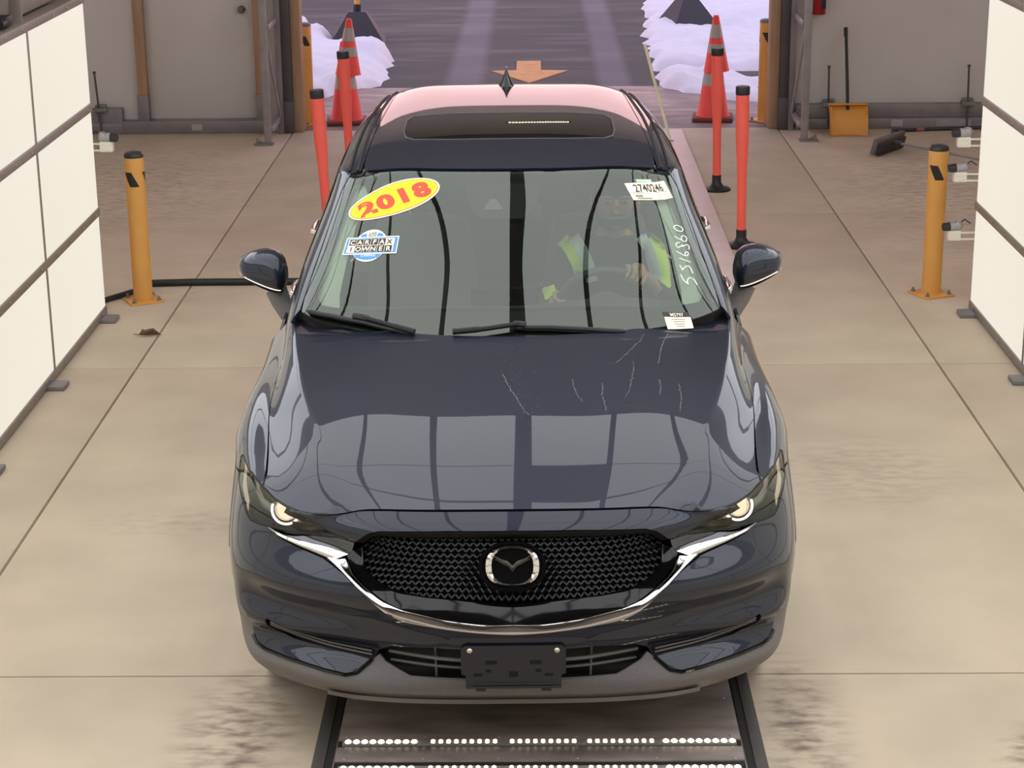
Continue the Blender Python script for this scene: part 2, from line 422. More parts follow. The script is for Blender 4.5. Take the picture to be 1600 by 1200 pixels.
# door with its frame, posts and sill
d = MB(); d.box((-2.895, YB + .02, 1.115), (.96, .05, 2.08), .006); door = struct(d.build('door_1', noisy(mat('door_paint', (202, 199, 195), .5), (190, 186, 182), 2, .4)))
k = MB(); k.lathe([(.0, .0), (.03, .0), (.03, .012), (.012, .016), (.012, .04), (.028, .05), (.033, .066), (.024, .082), (.0, .086)], 20, Matrix.Translation((-2.52, YB - .005, 1.06)) @ Matrix.Rotation(math.pi/2, 4, 'X'), False)
k.build('door_knob', mat('knob_metal', (120, 112, 106), .3, .9), door)
b = MB(); b.box((-2.93, YB + .0, .10), (1.05, .06, .035), .004); b.build('door_sill', M_steel, door)
for i, (x0, x1) in enumerate(((-3.455, -3.37), (-2.425, -2.36))):
    b = MB(); b.box(((x0+x1)/2, YB - .03, 1.75), (x1-x0, .1, 2.9), .006); o = struct(b.build('trim_%d' % (i+2), M_wood))
    b = MB(); b.box(((x0+x1)/2, YB - .035, .17), (x1-x0 + .012, .115, .33), .006); b.build('post_shoe', M_steel, o)
b = MB(); b.box((-2.98, YB - .05, .055), (1.25, .12, .11), .006); bl = struct(b.build('baseboard_left', M_steel))
b = MB(); b.box((-4.1, YB - .05, .11), (1.0, .10, .22), .006); b.box((-4.6, YB-.06, .05), (2.0, .13, .1), .006); b.build('base_rail', M_steel, bl)
b = MB(); b.box((-2.95, YB - .113, .055), (.09, .006, .05)); b.build('paper_label', mat('grey_paper', (176, 172, 168), .7), bl)
b = MB(); b.box((4.35, YB - .05, .15), (4.2, .08, .12), .006); b.box((4.35, YB - .06, .045), (4.2, .12, .09), .006); br = struct(b.build('baseboard_right', M_steel))
b = MB(); b.box((3.13, YB - .125, .05), (.10, .006, .055)); b.build('paper_label', mat('grey_paper_b', (170, 164, 160), .7), br)
b = MB(); b.box((3.62, YB - .125, .05), (.30, .006, .06)); b.build('steel_plate', M_lsteel, br)
# steel and timber at both sides of the opening
for sx, side in ((-1, 'left'), (1, 'right')):
    b = MB(); b.box((sx * 2.065, YB + .03, 1.75), (.085, .20, 3.5), .008)
    tag(b.build('timber_post', M_wood), 'sandy timber post lining the %s edge of the open doorway' % side, 'post')
    t = thing('steel_column', 'dark grey steel column beside the timber post at the %s of the doorway' % side, 'column', (sx * 2.15, YB - .06, 0))
    b = MB(); b.box((0, 0, 1.72), (.085, .10, 3.44), .006); b.build('shaft', M_dsteel, t)
    b = MB(); b.box((0, -.01, .14), (.10, .13, .28), .006); b.build('column_shoe', M_dsteel, t)
    t = thing('brace_frame', 'grey steel brace frame with rungs standing inside the %s of the doorway' % side, 'frame', (sx * 2.26, 16.3, 0))
    b = MB(); b.box((0, 0, 1.6), (.06, .05, 3.2), .005); b.build('post', M_lsteel, t)
    for z in (.13, .98):
        b = MB(); b.box((-sx * .03, .27, z), (.04, .5, .05), .004); b.build('rung', M_lsteel, t)
    b = MB(); b.cyl((0, .04, 1.0), (-sx * .05, .48, .16), .014, n=8); b.build('diagonal_bar', M_lsteel, t)
    b = MB(); b.box((-sx * .05, .52, 1.6), (.05, .05, 3.2), .005); b.build('rear_post', M_steel, t)
    b = MB(); b.box((sx * .035, -.01, .006), (.16, .10, .012), .003); b.cyl((sx*.09, -.01, .01), (sx*.09, -.01, .05), .012, n=8); b.cyl((sx*.06, -.03, .01), (sx*.06, -.03, .035), .01, n=8); b.build('foot_plate', M_steel, t)

# ------------------------------------------------------------------ light panels
def light_wall(sx, name):
    t = thing('light_panel_wall', 'tall wall of glowing white light panels in grey frames on the %s' % name, 'light panel', (sx * 2.52, 0, 0))
    pit = 1.27; n = 7; y1 = 10.92; rows = ((.055, .59), (.635, 1.185), (1.235, 1.79))
    for i in range(n):
        ya, yb = y1 - pit * (i + 1) + .014, y1 - pit * i - .012
        for z0, z1 in rows:
            b = MB(); b.box((0, (ya+yb)/2, (z0+z1)/2), (.03, yb-ya, z1-z0), .003); b.build('light_panel', M_lamp, t)
        b = MB(); b.box((sx * .02, y1 - pit * (i+1), .92), (.08, .024, 1.8), .003); b.build('frame_post', M_frame, t)
    b = MB(); b.box((sx * .03, y1 + .0, .92), (.06, .022, 1.8), .003); b.build('frame_post', M_frame, t)
    for i in range(n):                                               # unseen upper tier, added to brighten the fenders and mirrors
        ya, yb = y1 - pit * (i + 1) + .014, y1 - pit * i - .012
        for z0, z1 in ((2.14, 2.70), (2.75, 3.30)):
            b = MB(); b.box((0, (ya+yb)/2, (z0+z1)/2), (.03, yb-ya, z1-z0), .003); b.build('upper_fill_panel', M_upper_fill, t)
        b = MB(); b.box((sx * .03, y1 - pit * (i+1), 2.57), (.06, .024, 1.5), .003); b.build('fill_frame_post', M_frame, t)
    for z in (2.10, 2.725, 3.33):
        b = MB(); b.box((sx * .02, y1 - pit * n / 2, z), (.085, pit * n, .046), .004); b.build('fill_frame_rail', M_frame, t)
    for z in (.03, .612, 1.21, 1.815):
        b = MB(); b.box((sx * .02, y1 - pit * n / 2, z), (.085, pit * n, .046), .004); b.build('frame_rail', M_frame, t)
        b = MB()
        for q in range(int(pit * n / .317)): b.sphere((-sx * .024, y1 - .12 - q * .317, z), (.005, .009, .009), 8, 6)
        o = b.build('rivet', M_lsteel, t); o['kind'] = 'stuff'
    for i in range(n):
        b = MB(); b.box((-sx * .03, y1 - .15 - i * pit, .012), (.16, .12, .024), .004); b.build('foot', M_steel, t)
    b = MB(); b.box((sx * .11, y1 - pit * n / 2, .92), (.1, pit * n, 1.78)); b.build('cabinet_back', M_dsteel, t)
    return t
light_wall(-1, 'left'); light_wall(1, 'right')
t = thing('camera_rail', 'dark grey equipment rail running along the top of the left light panels', 'rail', (-2.62, 7.0, 1.84))
b = MB(); b.box((-.02, 0, .06), (.10, 7.6, .12), .01); b.build('rail_beam', M_frame, t)
b = MB(); b.box((.0, 0, .15), (.06, 7.4, .05), .008); b.build('cable_tray', M_steel, t)
b = MB(); b.box((.06, 2.45, .03), (.06, .12, .05), .008); b.cyl((.08, 2.38, .03), (.08, 2.3, .03), .02, n=12); b.build('latch', M_blackpl, t)
b = MB(); b.box((.02, 2.0, .26), (.16, .4, .16), .02); b.build('control_box', M_dsteel, t)

OZ = 3.95
rig = thing('overhead_light_rig', 'overhead grid of glowing panels mirrored in the bonnet and windscreen', 'light panel', (0, 0, OZ))
colx = [-3.06, -2.45, -1.845, -1.24, -.635, -.05, .535, 1.14, 1.745, 2.35, 2.955, 3.56]; rowy = [9.55, 8.35, 7.85, 6.58, 5.3, 4.0, 2.7, 1.4]
xe = [-3.66] + colx
for ci, (a, c) in enumerate(zip(xe[:-1], xe[1:])):
    for ri, (y1, y0) in enumerate(zip(rowy[:-1], rowy[1:])):
        la, lc = (.055 if abs(a + .05) < .01 else .022), (.055 if abs(c + .05) < .01 else .022)
        b = MB(); b.box(((a + la + c - lc) / 2, (y0 + y1) / 2, 0), (c - a - la - lc, y1 - y0 - .03, .03), .003)
        b.build('light_panel', M_off if (ri == 1 and ci == 6) else M_over, rig)
    if abs(c + .05) > .01:
        b = MB(); b.box((c, 5.475, .03), (.046, 8.15, .09), .004); b.build('rig_beam', M_dsteel, rig)
b = MB(); b.box((-.05, 5.475, .02), (.112, 8.15, .1), .01); b.build('centre_beam', M_dsteel, rig)
for y in rowy:
    b = MB(); b.box((-.05, y, .035), (7.3, .034, .06), .004); b.build('cross_beam', M_dsteel, rig)
for x in (-3.2, -.05, 3.2):
    for y in (9.3, 2.0):
        b = MB(); b.cyl((x, y, .05), (x, y, CH - OZ), .012, n=8); b.build('hanger_rod', M_steel, rig)
# lamp bar over the doorway and unseen strip lamps added to brighten the back
t = thing('lamp_bar', 'long lit lamp bar high on the wall over the doorway, mirrored in the sunroof', 'lamp', (.09, YB - .08, 3.85))
b = MB(); b.box((0, .03, 0), (.70, .06, .13), .008); b.build('lamp_body', M_dsteel, t)
b = MB()
for q in range(22): b.sphere((-.315 + q * .03, -.004, 0), (.011, .008, .045), 8, 6)
b.build('lamp_row', M_led, t)
for x in (-4.6, 4.6):
    for y, wh in ((7.0, 'nearest'), (11.0, 'middle'), (14.6, 'farthest')):
        t = thing('fill_lamp', 'unseen strip lamp added to brighten the %s bay, %s of three' % ('left' if x < 0 else 'right', wh), 'lamp', (x, y, CH - .5), 0, 'added strip lamps in the side bays')
        b = MB(); b.box((0, 0, .04), (.22, 1.5, .06), .01); b.build('fill_lamp_tray', M_white, t)
        b = MB(); b.cyl((-.06, -.72, 0), (-.06, .72, 0), .02, n=12); b.cyl((.06, -.72, 0), (.06, .72, 0), .02, n=12); b.build('fill_tubes', M_fill, t)
        b = MB(); b.cyl((0, -.6, .06), (0, -.6, .5), .006, n=6); b.cyl((0, .6, .06), (0, .6, .5), .006, n=6); b.build('hanger', M_steel, t)

# steel inspection plate in the lane with its lamp bars
t = thing('floor_light_plate', 'dark steel floor plate with rows of lit lamps in front of the bumper', 'floor plate', (0, -.036, 0))
M_plate = noisy(mat('worn_plate', (164, 150, 144), .45, .1), (118, 108, 104), 4, .9, 7, (1, 3, 1), .05)
for y0, y1 in ((5.70, 7.6), (5.56, 5.655), (5.38, 5.485), (4.4, 5.30)):
    b = MB(); b.box((0, (y0+y1)/2, .004), (1.30, y1-y0 - .004, .012), .002); b.build('cover_plate', M_plate, t)
b = MB(); b.box((0, 6.0, .0015), (1.30, 3.2, .004)); b.build('seam_strip', M_dark, t)
b = MB(); b.box((0, 5.52, .0045), (1.28, .03, .008)); b.build('rubber_strip', M_blackpl, t)
M_lens = mat('lamp_channel', (150, 146, 142), .25)
for y in (5.682, 5.508):
    b = MB(); b.box((0, y, .006), (1.27, .032, .014), .002); b.build('lamp_channel', M_lens, t)
    for x0, x1 in ((-.63, -.39), (-.355, -.13), (-.10, .125), (.15, .375), (.395, .635)):
        b = MB(); wide = abs(x0 + x1) > .9
        for q in range(9):
            x = x0 + (x1 - x0) * (q + .5) / 9
            if wide: b.sphere((x, y, .013), (.0105, .013, .005), 10, 6)
            else: b.sphere((x, y - .0055, .013), (.007, .006, .004), 8, 6); b.sphere((x, y + .0065, .013), (.007, .006, .004), 8, 6)
        b.build('lamp_row', M_led, t)
for sx in (-1, 1):
    b = MB(); b.box((sx * .667, 5.9, .002), (.022, 3.2, .012)); b.build('channel_gap', M_dark, t)
    b = MB(); b.box((sx * .70, 5.9, .004), (.04, 3.2, .014), .003); b.build('channel_rail', noisy(mat('rail_rubber', (78, 72, 70), .7), (96, 90, 86), 8, .4), t)
bo = MB()
for y in (5.99, 5.72, 5.645, 5.575, 5.465, 5.40):
    for x in (-.62, -.37, -.13, .12, .37, .62): bo.sphere((x, y, .010), (.006, .006, .003), 8, 6)
o = bo.build('screw', M_lsteel, t); o['kind'] = 'stuff'

# ------------------------------------------------------------------ car surfaces (metres: x across, y back from the nose, z up)
FRONT = [
    [(0,0.12,0.225), (0.2,0.122,0.225), (0.4,0.14,0.225), (0.59,0.195,0.23), (0.745,0.29,0.235), (0.825,0.36,0.25), (0.865,0.43,0.265), (0.882,0.48,0.28), (0.888,0.525,0.29)],
    [(0,0.07,0.305), (0.2,0.075,0.305), (0.4,0.108,0.305), (0.6,0.153,0.312), (0.745,0.223,0.318), (0.825,0.282,0.322), (0.868,0.365,0.33), (0.888,0.45,0.335), (0.895,0.522,0.34)],
    [(0,0.055,0.395), (0.2,0.067,0.395), (0.41,0.145,0.395), (0.6,0.212,0.4), (0.74,0.268,0.405), (0.822,0.318,0.405), (0.87,0.375,0.4), (0.895,0.445,0.4), (0.902,0.522,0.41)],
    [(0,0.045,0.44), (0.2,0.055,0.44), (0.41,0.115,0.44), (0.59,0.172,0.445), (0.735,0.228,0.445), (0.822,0.282,0.447), (0.872,0.345,0.445), (0.9,0.435,0.445), (0.906,0.53,0.45)],
    [(0,0.045,0.49), (0.2,0.055,0.49), (0.41,0.112,0.5), (0.585,0.18,0.505), (0.725,0.248,0.51), (0.815,0.302,0.515), (0.872,0.35,0.515), (0.905,0.44,0.51), (0.915,0.545,0.5)],
    [(0,0.03,0.53), (0.2,0.035,0.545), (0.4,0.07,0.56), (0.58,0.13,0.57), (0.73,0.207,0.578), (0.82,0.282,0.583), (0.88,0.36,0.583), (0.914,0.47,0.58), (0.922,0.57,0.56)],
    [(0,0.038,0.66), (0.2,0.043,0.66), (0.4,0.078,0.66), (0.57,0.148,0.665), (0.73,0.238,0.67), (0.83,0.336,0.67), (0.892,0.455,0.67), (0.922,0.58,0.67), (0.926,0.65,0.655)],
    [(0,0.058,0.74), (0.2,0.063,0.74), (0.4,0.098,0.742), (0.56,0.192,0.745), (0.72,0.29,0.748), (0.82,0.41,0.75), (0.885,0.53,0.75), (0.918,0.66,0.745), (0.924,0.74,0.735)],
    [(0,0.076,0.807), (0.2,0.081,0.806), (0.41,0.108,0.806), (0.55,0.165,0.8), (0.69,0.265,0.805), (0.805,0.41,0.815), (0.872,0.56,0.82), (0.914,0.72,0.81), (0.926,0.84,0.78)],
    [(0,0.128,0.863), (0.2,0.132,0.862), (0.36,0.148,0.859), (0.457,0.168,0.854), (0.655,0.215,0.832), (0.783,0.365,0.86), (0.862,0.55,0.868), (0.916,0.75,0.853), (0.934,0.93,0.79)],
    [(0,0.36,0.928), (0.2,0.361,0.9265), (0.4,0.37,0.922), (0.552,0.385,0.915), (0.66,0.395,0.901), (0.782,0.44,0.876), (0.872,0.64,0.886), (0.932,0.84,0.85), (0.942,1.01,0.785)],
    [(0,0.72,1.005), (0.25,0.722,1.003), (0.48,0.735,0.999), (0.677,0.765,0.986), (0.745,0.745,0.953), (0.8,0.69,0.917), (0.873,0.8,0.916), (0.932,0.96,0.875), (0.944,1.14,0.75)],
    [(0,1.03,1.061), (0.26,1.033,1.059), (0.5,1.035,1.052), (0.738,1.02,1.022), (0.785,0.985,0.988), (0.822,0.945,0.952), (0.877,1.05,0.941), (0.924,1.2,0.895), (0.933,1.3,0.73)],
    [(0,1.27,1.101), (0.27,1.275,1.099), (0.53,1.29,1.087), (0.785,1.29,1.047), (0.808,1.3,1.025), (0.824,1.32,1), (0.872,1.36,0.965), (0.914,1.42,0.9), (0.917,1.45,0.7)],
    [(0,1.55,1.135), (0.28,1.56,1.133), (0.56,1.58,1.117), (0.82,1.6,1.078), (0.832,1.62,1.06), (0.84,1.64,1.035), (0.878,1.66,0.99), (0.914,1.68,0.91), (0.916,1.68,0.68)]]
FRONT_W = [0, 0, 0, 0, 0, 0, 0, 0, 0.3, 0.8, 1, 1, 1, 1, 1]
ROOF = [
    [(0,1.14,1.0006), (0.2984,1.1532,1.0003), (0.5734,1.223,1.0224), (0.7853,1.34,1.0456), (0.8133,1.41,1.057), (0.836,1.6,1), (0.842,1.64,0.98)],
    [(0,1.29,1.1086), (0.2882,1.3013,1.1089), (0.5527,1.355,1.1146), (0.7503,1.47,1.1356), (0.7903,1.55,1.147), (0.833,1.76,1.06), (0.848,1.8,1)],
    [(0,1.52,1.2893), (0.2734,1.5337,1.2889), (0.5236,1.575,1.2875), (0.6905,1.662,1.2851), (0.7355,1.762,1.2958), (0.815,1.96,1.15), (0.85,2,1.035)],
    [(0,1.725,1.4406), (0.2634,1.734,1.4401), (0.4937,1.761,1.4315), (0.6441,1.839,1.4197), (0.6841,1.939,1.4261), (0.79,2.14,1.22), (0.852,2.2,1.045)],
    [(0,1.9,1.557), (0.2587,1.9067,1.5567), (0.4748,1.917,1.5498), (0.6037,1.985,1.5288), (0.6487,2.075,1.5288), (0.77,2.3,1.27), (0.855,2.4,1.06)],
    [(0,2.2,1.613), (0.25,2.2,1.61), (0.46,2.21,1.598), (0.597,2.22,1.57), (0.645,2.28,1.54), (0.76,2.5,1.3), (0.856,2.6,1.07)],
    [(0,2.68,1.639), (0.25,2.68,1.637), (0.45,2.68,1.625), (0.585,2.68,1.597), (0.637,2.7,1.562), (0.755,2.8,1.32), (0.855,2.85,1.08)],
    [(0,3.25,1.643), (0.25,3.25,1.641), (0.44,3.25,1.629), (0.572,3.2,1.592), (0.622,3.2,1.552), (0.745,3.3,1.32), (0.85,3.3,1.1)],
    [(0,3.68,1.61), (0.25,3.68,1.608), (0.43,3.67,1.597), (0.56,3.65,1.557), (0.606,3.63,1.52), (0.735,3.7,1.32), (0.84,3.75,1.12)],
    [(0,3.95,1.553), (0.25,3.945,1.551), (0.41,3.93,1.54), (0.53,3.9,1.525), (0.58,3.87,1.485), (0.71,3.95,1.3), (0.82,4,1.14)]]
GLASS_UV = {
    'year': [(-0.4309, 0.7119), (-0.2745, 0.7763), (-0.4618, 0.7763)],
    'owner': [(-0.4863, 0.495), (-0.3963, 0.4963), (-0.4851, 0.5352)],
    'tag': [(0.4328, 0.7741), (0.6095, 0.802), (0.6257, 0.7104), (0.458, 0.6946)],
    'tab': [(0.4773, 0.7976), (0.5452, 0.8069), (0.5461, 0.7925), (0.4831, 0.7841)],
    'permit': [(0.4826, 0.1823), (0.552, 0.1587), (0.551, 0.1039), (0.4854, 0.1244)],
    'permith': [(0.4806, 0.2046), (0.551, 0.1814)],
    'wipL': [(-0.6248, 0.1607), (-0.5488, 0.169), (-0.4582, 0.1643), (-0.3841, 0.1472), (-0.3063, 0.1314)],
    'wipLarm': [(-0.4688, 0.1792), (-0.4044, 0.1615), (-0.3063, 0.1314)],
    'wipR': [(0.0082, 0.1598), (0.1293, 0.1577), (0.2521, 0.1457), (0.3626, 0.129)],
    'wipRarm': [(-0.1865, 0.1347), (-0.0795, 0.1477), (0.0293, 0.1673)],
    'd0': [(0.6221, 0.5514), (0.6196, 0.5465), (0.6139, 0.5445), (0.6063, 0.5456), (0.5983, 0.5494), (0.5914, 0.5552), (0.587, 0.5621), (0.5857, 0.5689), (0.5878, 0.5742), (0.593, 0.577), (0.6004, 0.5765), (0.6085, 0.5726), (0.6159, 0.5661), (0.6208, 0.5584), (0.6221, 0.5514)],
    'd6a': [(0.5757, 0.5256), (0.5964, 0.5091), (0.6101, 0.4948), (0.6208, 0.4959), (0.6274, 0.5056), (0.6221, 0.5201), (0.6106, 0.5245), (0.6018, 0.5159), (0.6039, 0.5035)],
    'd3': [(0.5926, 0.4955), (0.5737, 0.4938), (0.5751, 0.4687), (0.5953, 0.4805), (0.5991, 0.4817), (0.594, 0.4731), (0.6169, 0.4804), (0.626, 0.4691), (0.62, 0.4548)],
    'd6b': [(0.5668, 0.4556), (0.5821, 0.4427), (0.5949, 0.4304), (0.6064, 0.4293), (0.6128, 0.4384), (0.6083, 0.4472), (0.5997, 0.4453), (0.5965, 0.4339)],
    'd1': [(0.5707, 0.4237), (0.6082, 0.3976)],
    'd5a': [(0.5644, 0.3915), (0.5709, 0.3752), (0.5663, 0.3676), (0.5818, 0.3813), (0.5936, 0.3851), (0.601, 0.3712), (0.6031, 0.3452)],
    'd5b': [(0.559, 0.3508), (0.5643, 0.3191), (0.5767, 0.3014), (0.5735, 0.3114), (0.5773, 0.3252), (0.5869, 0.3312), (0.5992, 0.3207), (0.6039, 0.2906)]}
HOOD_UV = {
    'm1': [(0.388, 1.6674), (0.3846, 1.6097), (0.3684, 1.5617), (0.3452, 1.4916), (0.313, 1.4224), (0.2808, 1.4087)],
    'm2': [(0.3625, 1.4309), (0.365, 1.3755), (0.352, 1.2999), (0.3442, 1.2419), (0.3291, 1.2031)],
    'm3': [(0.1714, 1.3146), (0.1766, 1.2676), (0.1857, 1.2224), (0.2048, 1.1837)],
    'm4': [(-0.0245, 1.354), (-0.0053, 1.2694), (0.0167, 1.2016), (0.034, 1.1468), (0.0521, 1.1144)],
    'm5': [(0.4588, 1.6954), (0.4477, 1.5779), (0.4428, 1.473), (0.442, 1.4262)],
    'm6': [(0.4406, 1.3161), (0.4447, 1.2667), (0.442, 1.2194)],
    'm7': [(0.2606, 1.2894), (0.2603, 1.2212), (0.2788, 1.1338)],
    'm8': [(0.3345, 1.1648), (0.3667, 1.1587), (0.3929, 1.1528)],
    'm9': [(0.4985, 1.2971), (0.5111, 1.2098), (0.5175, 1.1297)]}
FP = {
    'hood': [(0.0, 0.7219), (0.2106, 0.7219), (0.4466, 0.7217), (0.6359, 0.7186), (0.7037, 0.7153), (0.7479, 0.688), (0.8056, 0.7037), (0.8733, 0.74), (0.8705, 0.8925), (0.8733, 1.1576), (0.8691, 1.4201), (0.8581, 1.563), (0.8246, 1.7118), (0.7852, 1.8612), (0.7457, 1.9856), (0.5981, 1.9889), (0.577, 1.9616), (0.5457, 1.9017), (0.4941, 1.8254), (0.4421, 1.7652), (0.3315, 1.7031), (0.2164, 1.6734), (0.1051, 1.6568), (0, 1.6491)],
    'nose': [(0.0, 0.7162), (0.2103, 0.7162), (0.4499, 0.7167), (0.634, 0.7135), (0.7009, 0.7078), (0.7536, 0.7049), (0.7811, 0.6913), (0.6887, 0.6494), (0.6169, 0.6165), (0.5995, 0.5935), (0.5287, 0.5922), (0.4671, 0.634), (0.4305, 0.6451), (0.211, 0.6543), (0.0, 0.6534)],
    'bumper': [(0.0, 0.3111), (0.0998, 0.3174), (0.2268, 0.3252), (0.358, 0.3357), (0.4266, 0.3661), (0.4964, 0.418), (0.5721, 0.4691), (0.6278, 0.4959), (0.6427, 0.5038), (0.7062, 0.5193), (0.7625, 0.5357), (0.7982, 0.5522), (0.8052, 0.5566), (0.8485, 0.5478), (0.8918, 0.5445), (0.9226, 0.5566), (0.9539, 0.5774), (0.9969, 0.5959), (1.0369, 0.615), (1.0476, 0.6362), (1.1933, 0.6205), (1.1933, 0.3796), (1.1347, 0.3294), (1.0559, 0.3009), (0.9922, 0.25), (0.9317, 0.2358), (0.9061, 0.2119), (0.8883, 0.1389), (0.8643, 0.1261), (0.8193, 0.1176), (0.7291, 0.11), (0.6206, 0.1028), (0.5563, 0.0995), (0.5237, 0.1078), (0.4694, 0.1453), (0.559, 0.1506), (0.7152, 0.1619), (0.7936, 0.1903), (0.8108, 0.2169), (0.8169, 0.2289), (0.8122, 0.2385), (0.747, 0.223), (0.6238, 0.181), (0.5334, 0.1781), (0.445, 0.1733), (0.4205, 0.1915), (0.3988, 0.2078), (0.2166, 0.2329), (0.0, 0.2346)],
    'fender': [(0.8772, 0.7419), (0.8752, 0.8923), (0.8781, 1.1575), (0.8739, 1.4201), (0.8628, 1.5627), (0.8296, 1.7118), (0.7902, 1.8612), (0.7507, 1.9856), (1.251, 1.9856), (1.251, 1.4529), (1.1982, 1.4329), (1.1982, 1.1672), (1.1982, 0.8837), (1.1982, 0.7187), (1.1982, 0.6264), (1.0475, 0.6413), (1.0491, 0.6677), (1.0378, 0.7281), (1.0091, 0.7967), (0.9777, 0.7607), (0.9434, 0.7299), (0.9143, 0.7187)],
    'arch': [(1.2001, 1.4329), (1.2001, 0.6205), (1.2001, 0.3796), (1.251, 0.352), (1.251, 0.6205), (1.251, 1.4329)],
    'clad': [(0.0, 0.0), (1.251, 0.0), (1.251, 0.3482), (1.1982, 0.372), (1.1347, 0.3264), (1.0559, 0.2979), (0.9912, 0.2468), (0.9342, 0.2323), (0.9126, 0.208), (0.8936, 0.1382), (0.8686, 0.1237), (0.8215, 0.1147), (0.7296, 0.1062), (0.6221, 0.0978), (0.5569, 0.0933), (0.5174, 0.1028), (0.4672, 0.1417), (0.4446, 0.1593), (0.4277, 0.1423), (0.3501, 0.1112), (0.1747, 0.1072), (0.0, 0.1042)],
    'liner': [(0.0, 0.0262), (0.7912, 0.052), (1.1444, 0.0565), (1.1444, 0.6205), (1.0953, 1.4329), (1.0953, 1.9607), (0.601, 1.9417), (0.0, 1.6535)],
    'slot': [(0.8167, 0.2457), (0.7471, 0.2265), (0.6241, 0.1855), (0.5336, 0.1821), (0.4451, 0.1771), (0.4652, 0.1435), (0.5588, 0.149), (0.7152, 0.1601), (0.7981, 0.1805), (0.8208, 0.2256)],
    'slot_hi': [(0.4451, 0.1771), (0.5336, 0.1821), (0.6241, 0.1855), (0.7471, 0.2265), (0.8167, 0.2457)],
    'slot_lo': [(0.4652, 0.1435), (0.5588, 0.149), (0.7152, 0.1601), (0.7981, 0.1805), (0.8208, 0.2256)],
    'edging': [(0.8905, 0.1389), (0.8657, 0.1243), (0.8199, 0.1158), (0.7288, 0.1078), (0.6203, 0.1003), (0.5561, 0.0964), (0.5205, 0.1053), (0.4673, 0.1435)],
    'wing_lo': [(0.7982, 0.5553), (0.7625, 0.5386), (0.7062, 0.5219), (0.6426, 0.5064), (0.6127, 0.4992)],
    'wing_hi': [(0.7983, 0.5584), (0.732, 0.5612), (0.6735, 0.5718), (0.6236, 0.5765), (0.548, 0.5791)],
    'wing_mid': [(0.7983, 0.5574), (0.7477, 0.5486), (0.6905, 0.5444), (0.6311, 0.5418), (0.5627, 0.5357)],
    'bar_out': [(0.6347, 0.5012), (0.601, 0.4852), (0.572, 0.4708), (0.4964, 0.4198), (0.4266, 0.3685), (0.3581, 0.3384), (0.2268, 0.3275), (0.0998, 0.3198), (0.0, 0.3137)],
    'bar_in': [(0.5704, 0.5233), (0.5435, 0.4836), (0.4821, 0.4409), (0.4256, 0.404), (0.3591, 0.3791), (0.2267, 0.3602), (0.0993, 0.3571), (0.0, 0.3625)],
    'sur_out': [(0.5762, 0.5428), (0.5405, 0.4835), (0.48, 0.4409), (0.4236, 0.404), (0.3591, 0.3791), (0.2267, 0.3602), (0.0993, 0.3571), (0.0, 0.3625)],
    'sur_in': [(0.5356, 0.5591), (0.5207, 0.5084), (0.4504, 0.4598), (0.3821, 0.4331), (0.2918, 0.4209), (0.127, 0.4129), (0.0595, 0.4111), (0.0, 0.4093)],
    'ghead_out': [(0.5529, 0.5882), (0.5287, 0.591), (0.4671, 0.632), (0.4305, 0.6432), (0.211, 0.6524), (0.0, 0.6514)],
    'ghead_in': [(0.532, 0.5679), (0.5164, 0.5724), (0.4605, 0.6155), (0.407, 0.6274), (0.2107, 0.6359), (0.0, 0.6321)],
    'mesh': [(0.0, 0.6447), (0.2108, 0.6456), (0.4072, 0.6381), (0.4689, 0.6238), (0.5478, 0.57), (0.53, 0.4971), (0.4597, 0.4501), (0.3822, 0.425), (0.2918, 0.4125), (0.127, 0.4052), (0.0, 0.4008)],
    'intake': [(0.0, 0.2365), (0.2166, 0.235), (0.4018, 0.2106), (0.4305, 0.1639), (0.4297, 0.1423), (0.3501, 0.1102), (0.1747, 0.1054), (0.0, 0.1023)],
    'headlight': [(1.0073, 0.7929), (0.978, 0.7563), (0.9445, 0.7181), (0.8654, 0.7108), (0.7835, 0.6909), (0.6882, 0.6449), (0.6169, 0.6138), (0.5995, 0.5935), (0.6583, 0.5804), (0.7292, 0.57), (0.8033, 0.5596), (0.8486, 0.5498), (0.8919, 0.5475), (0.9278, 0.5626), (0.954, 0.5804), (0.9969, 0.5979), (1.0368, 0.617), (1.0448, 0.6663), (1.0352, 0.7274)],
    'bezel': [(0.6236, 0.5865), (0.7293, 0.5734), (0.8033, 0.5628), (0.892, 0.5505), (0.948, 0.5774), (1.0366, 0.6209), (1.0448, 0.6727), (1.015, 0.6762), (0.9586, 0.6208), (0.8994, 0.594), (0.8005, 0.5903), (0.7018, 0.6017)],
    'cowl': [(0.0, 1.6349), (0.2385, 1.6576), (0.4794, 1.7308), (0.6212, 1.8636), (0.7018, 1.9448), (0.7017, 1.9876), (0.0, 1.9729)],
    'emb': [(0.0, 0.5381)],
    'lamp': [(0.7903, 0.6325)],
    'dots': [(0.7159, 0.6263)],
}
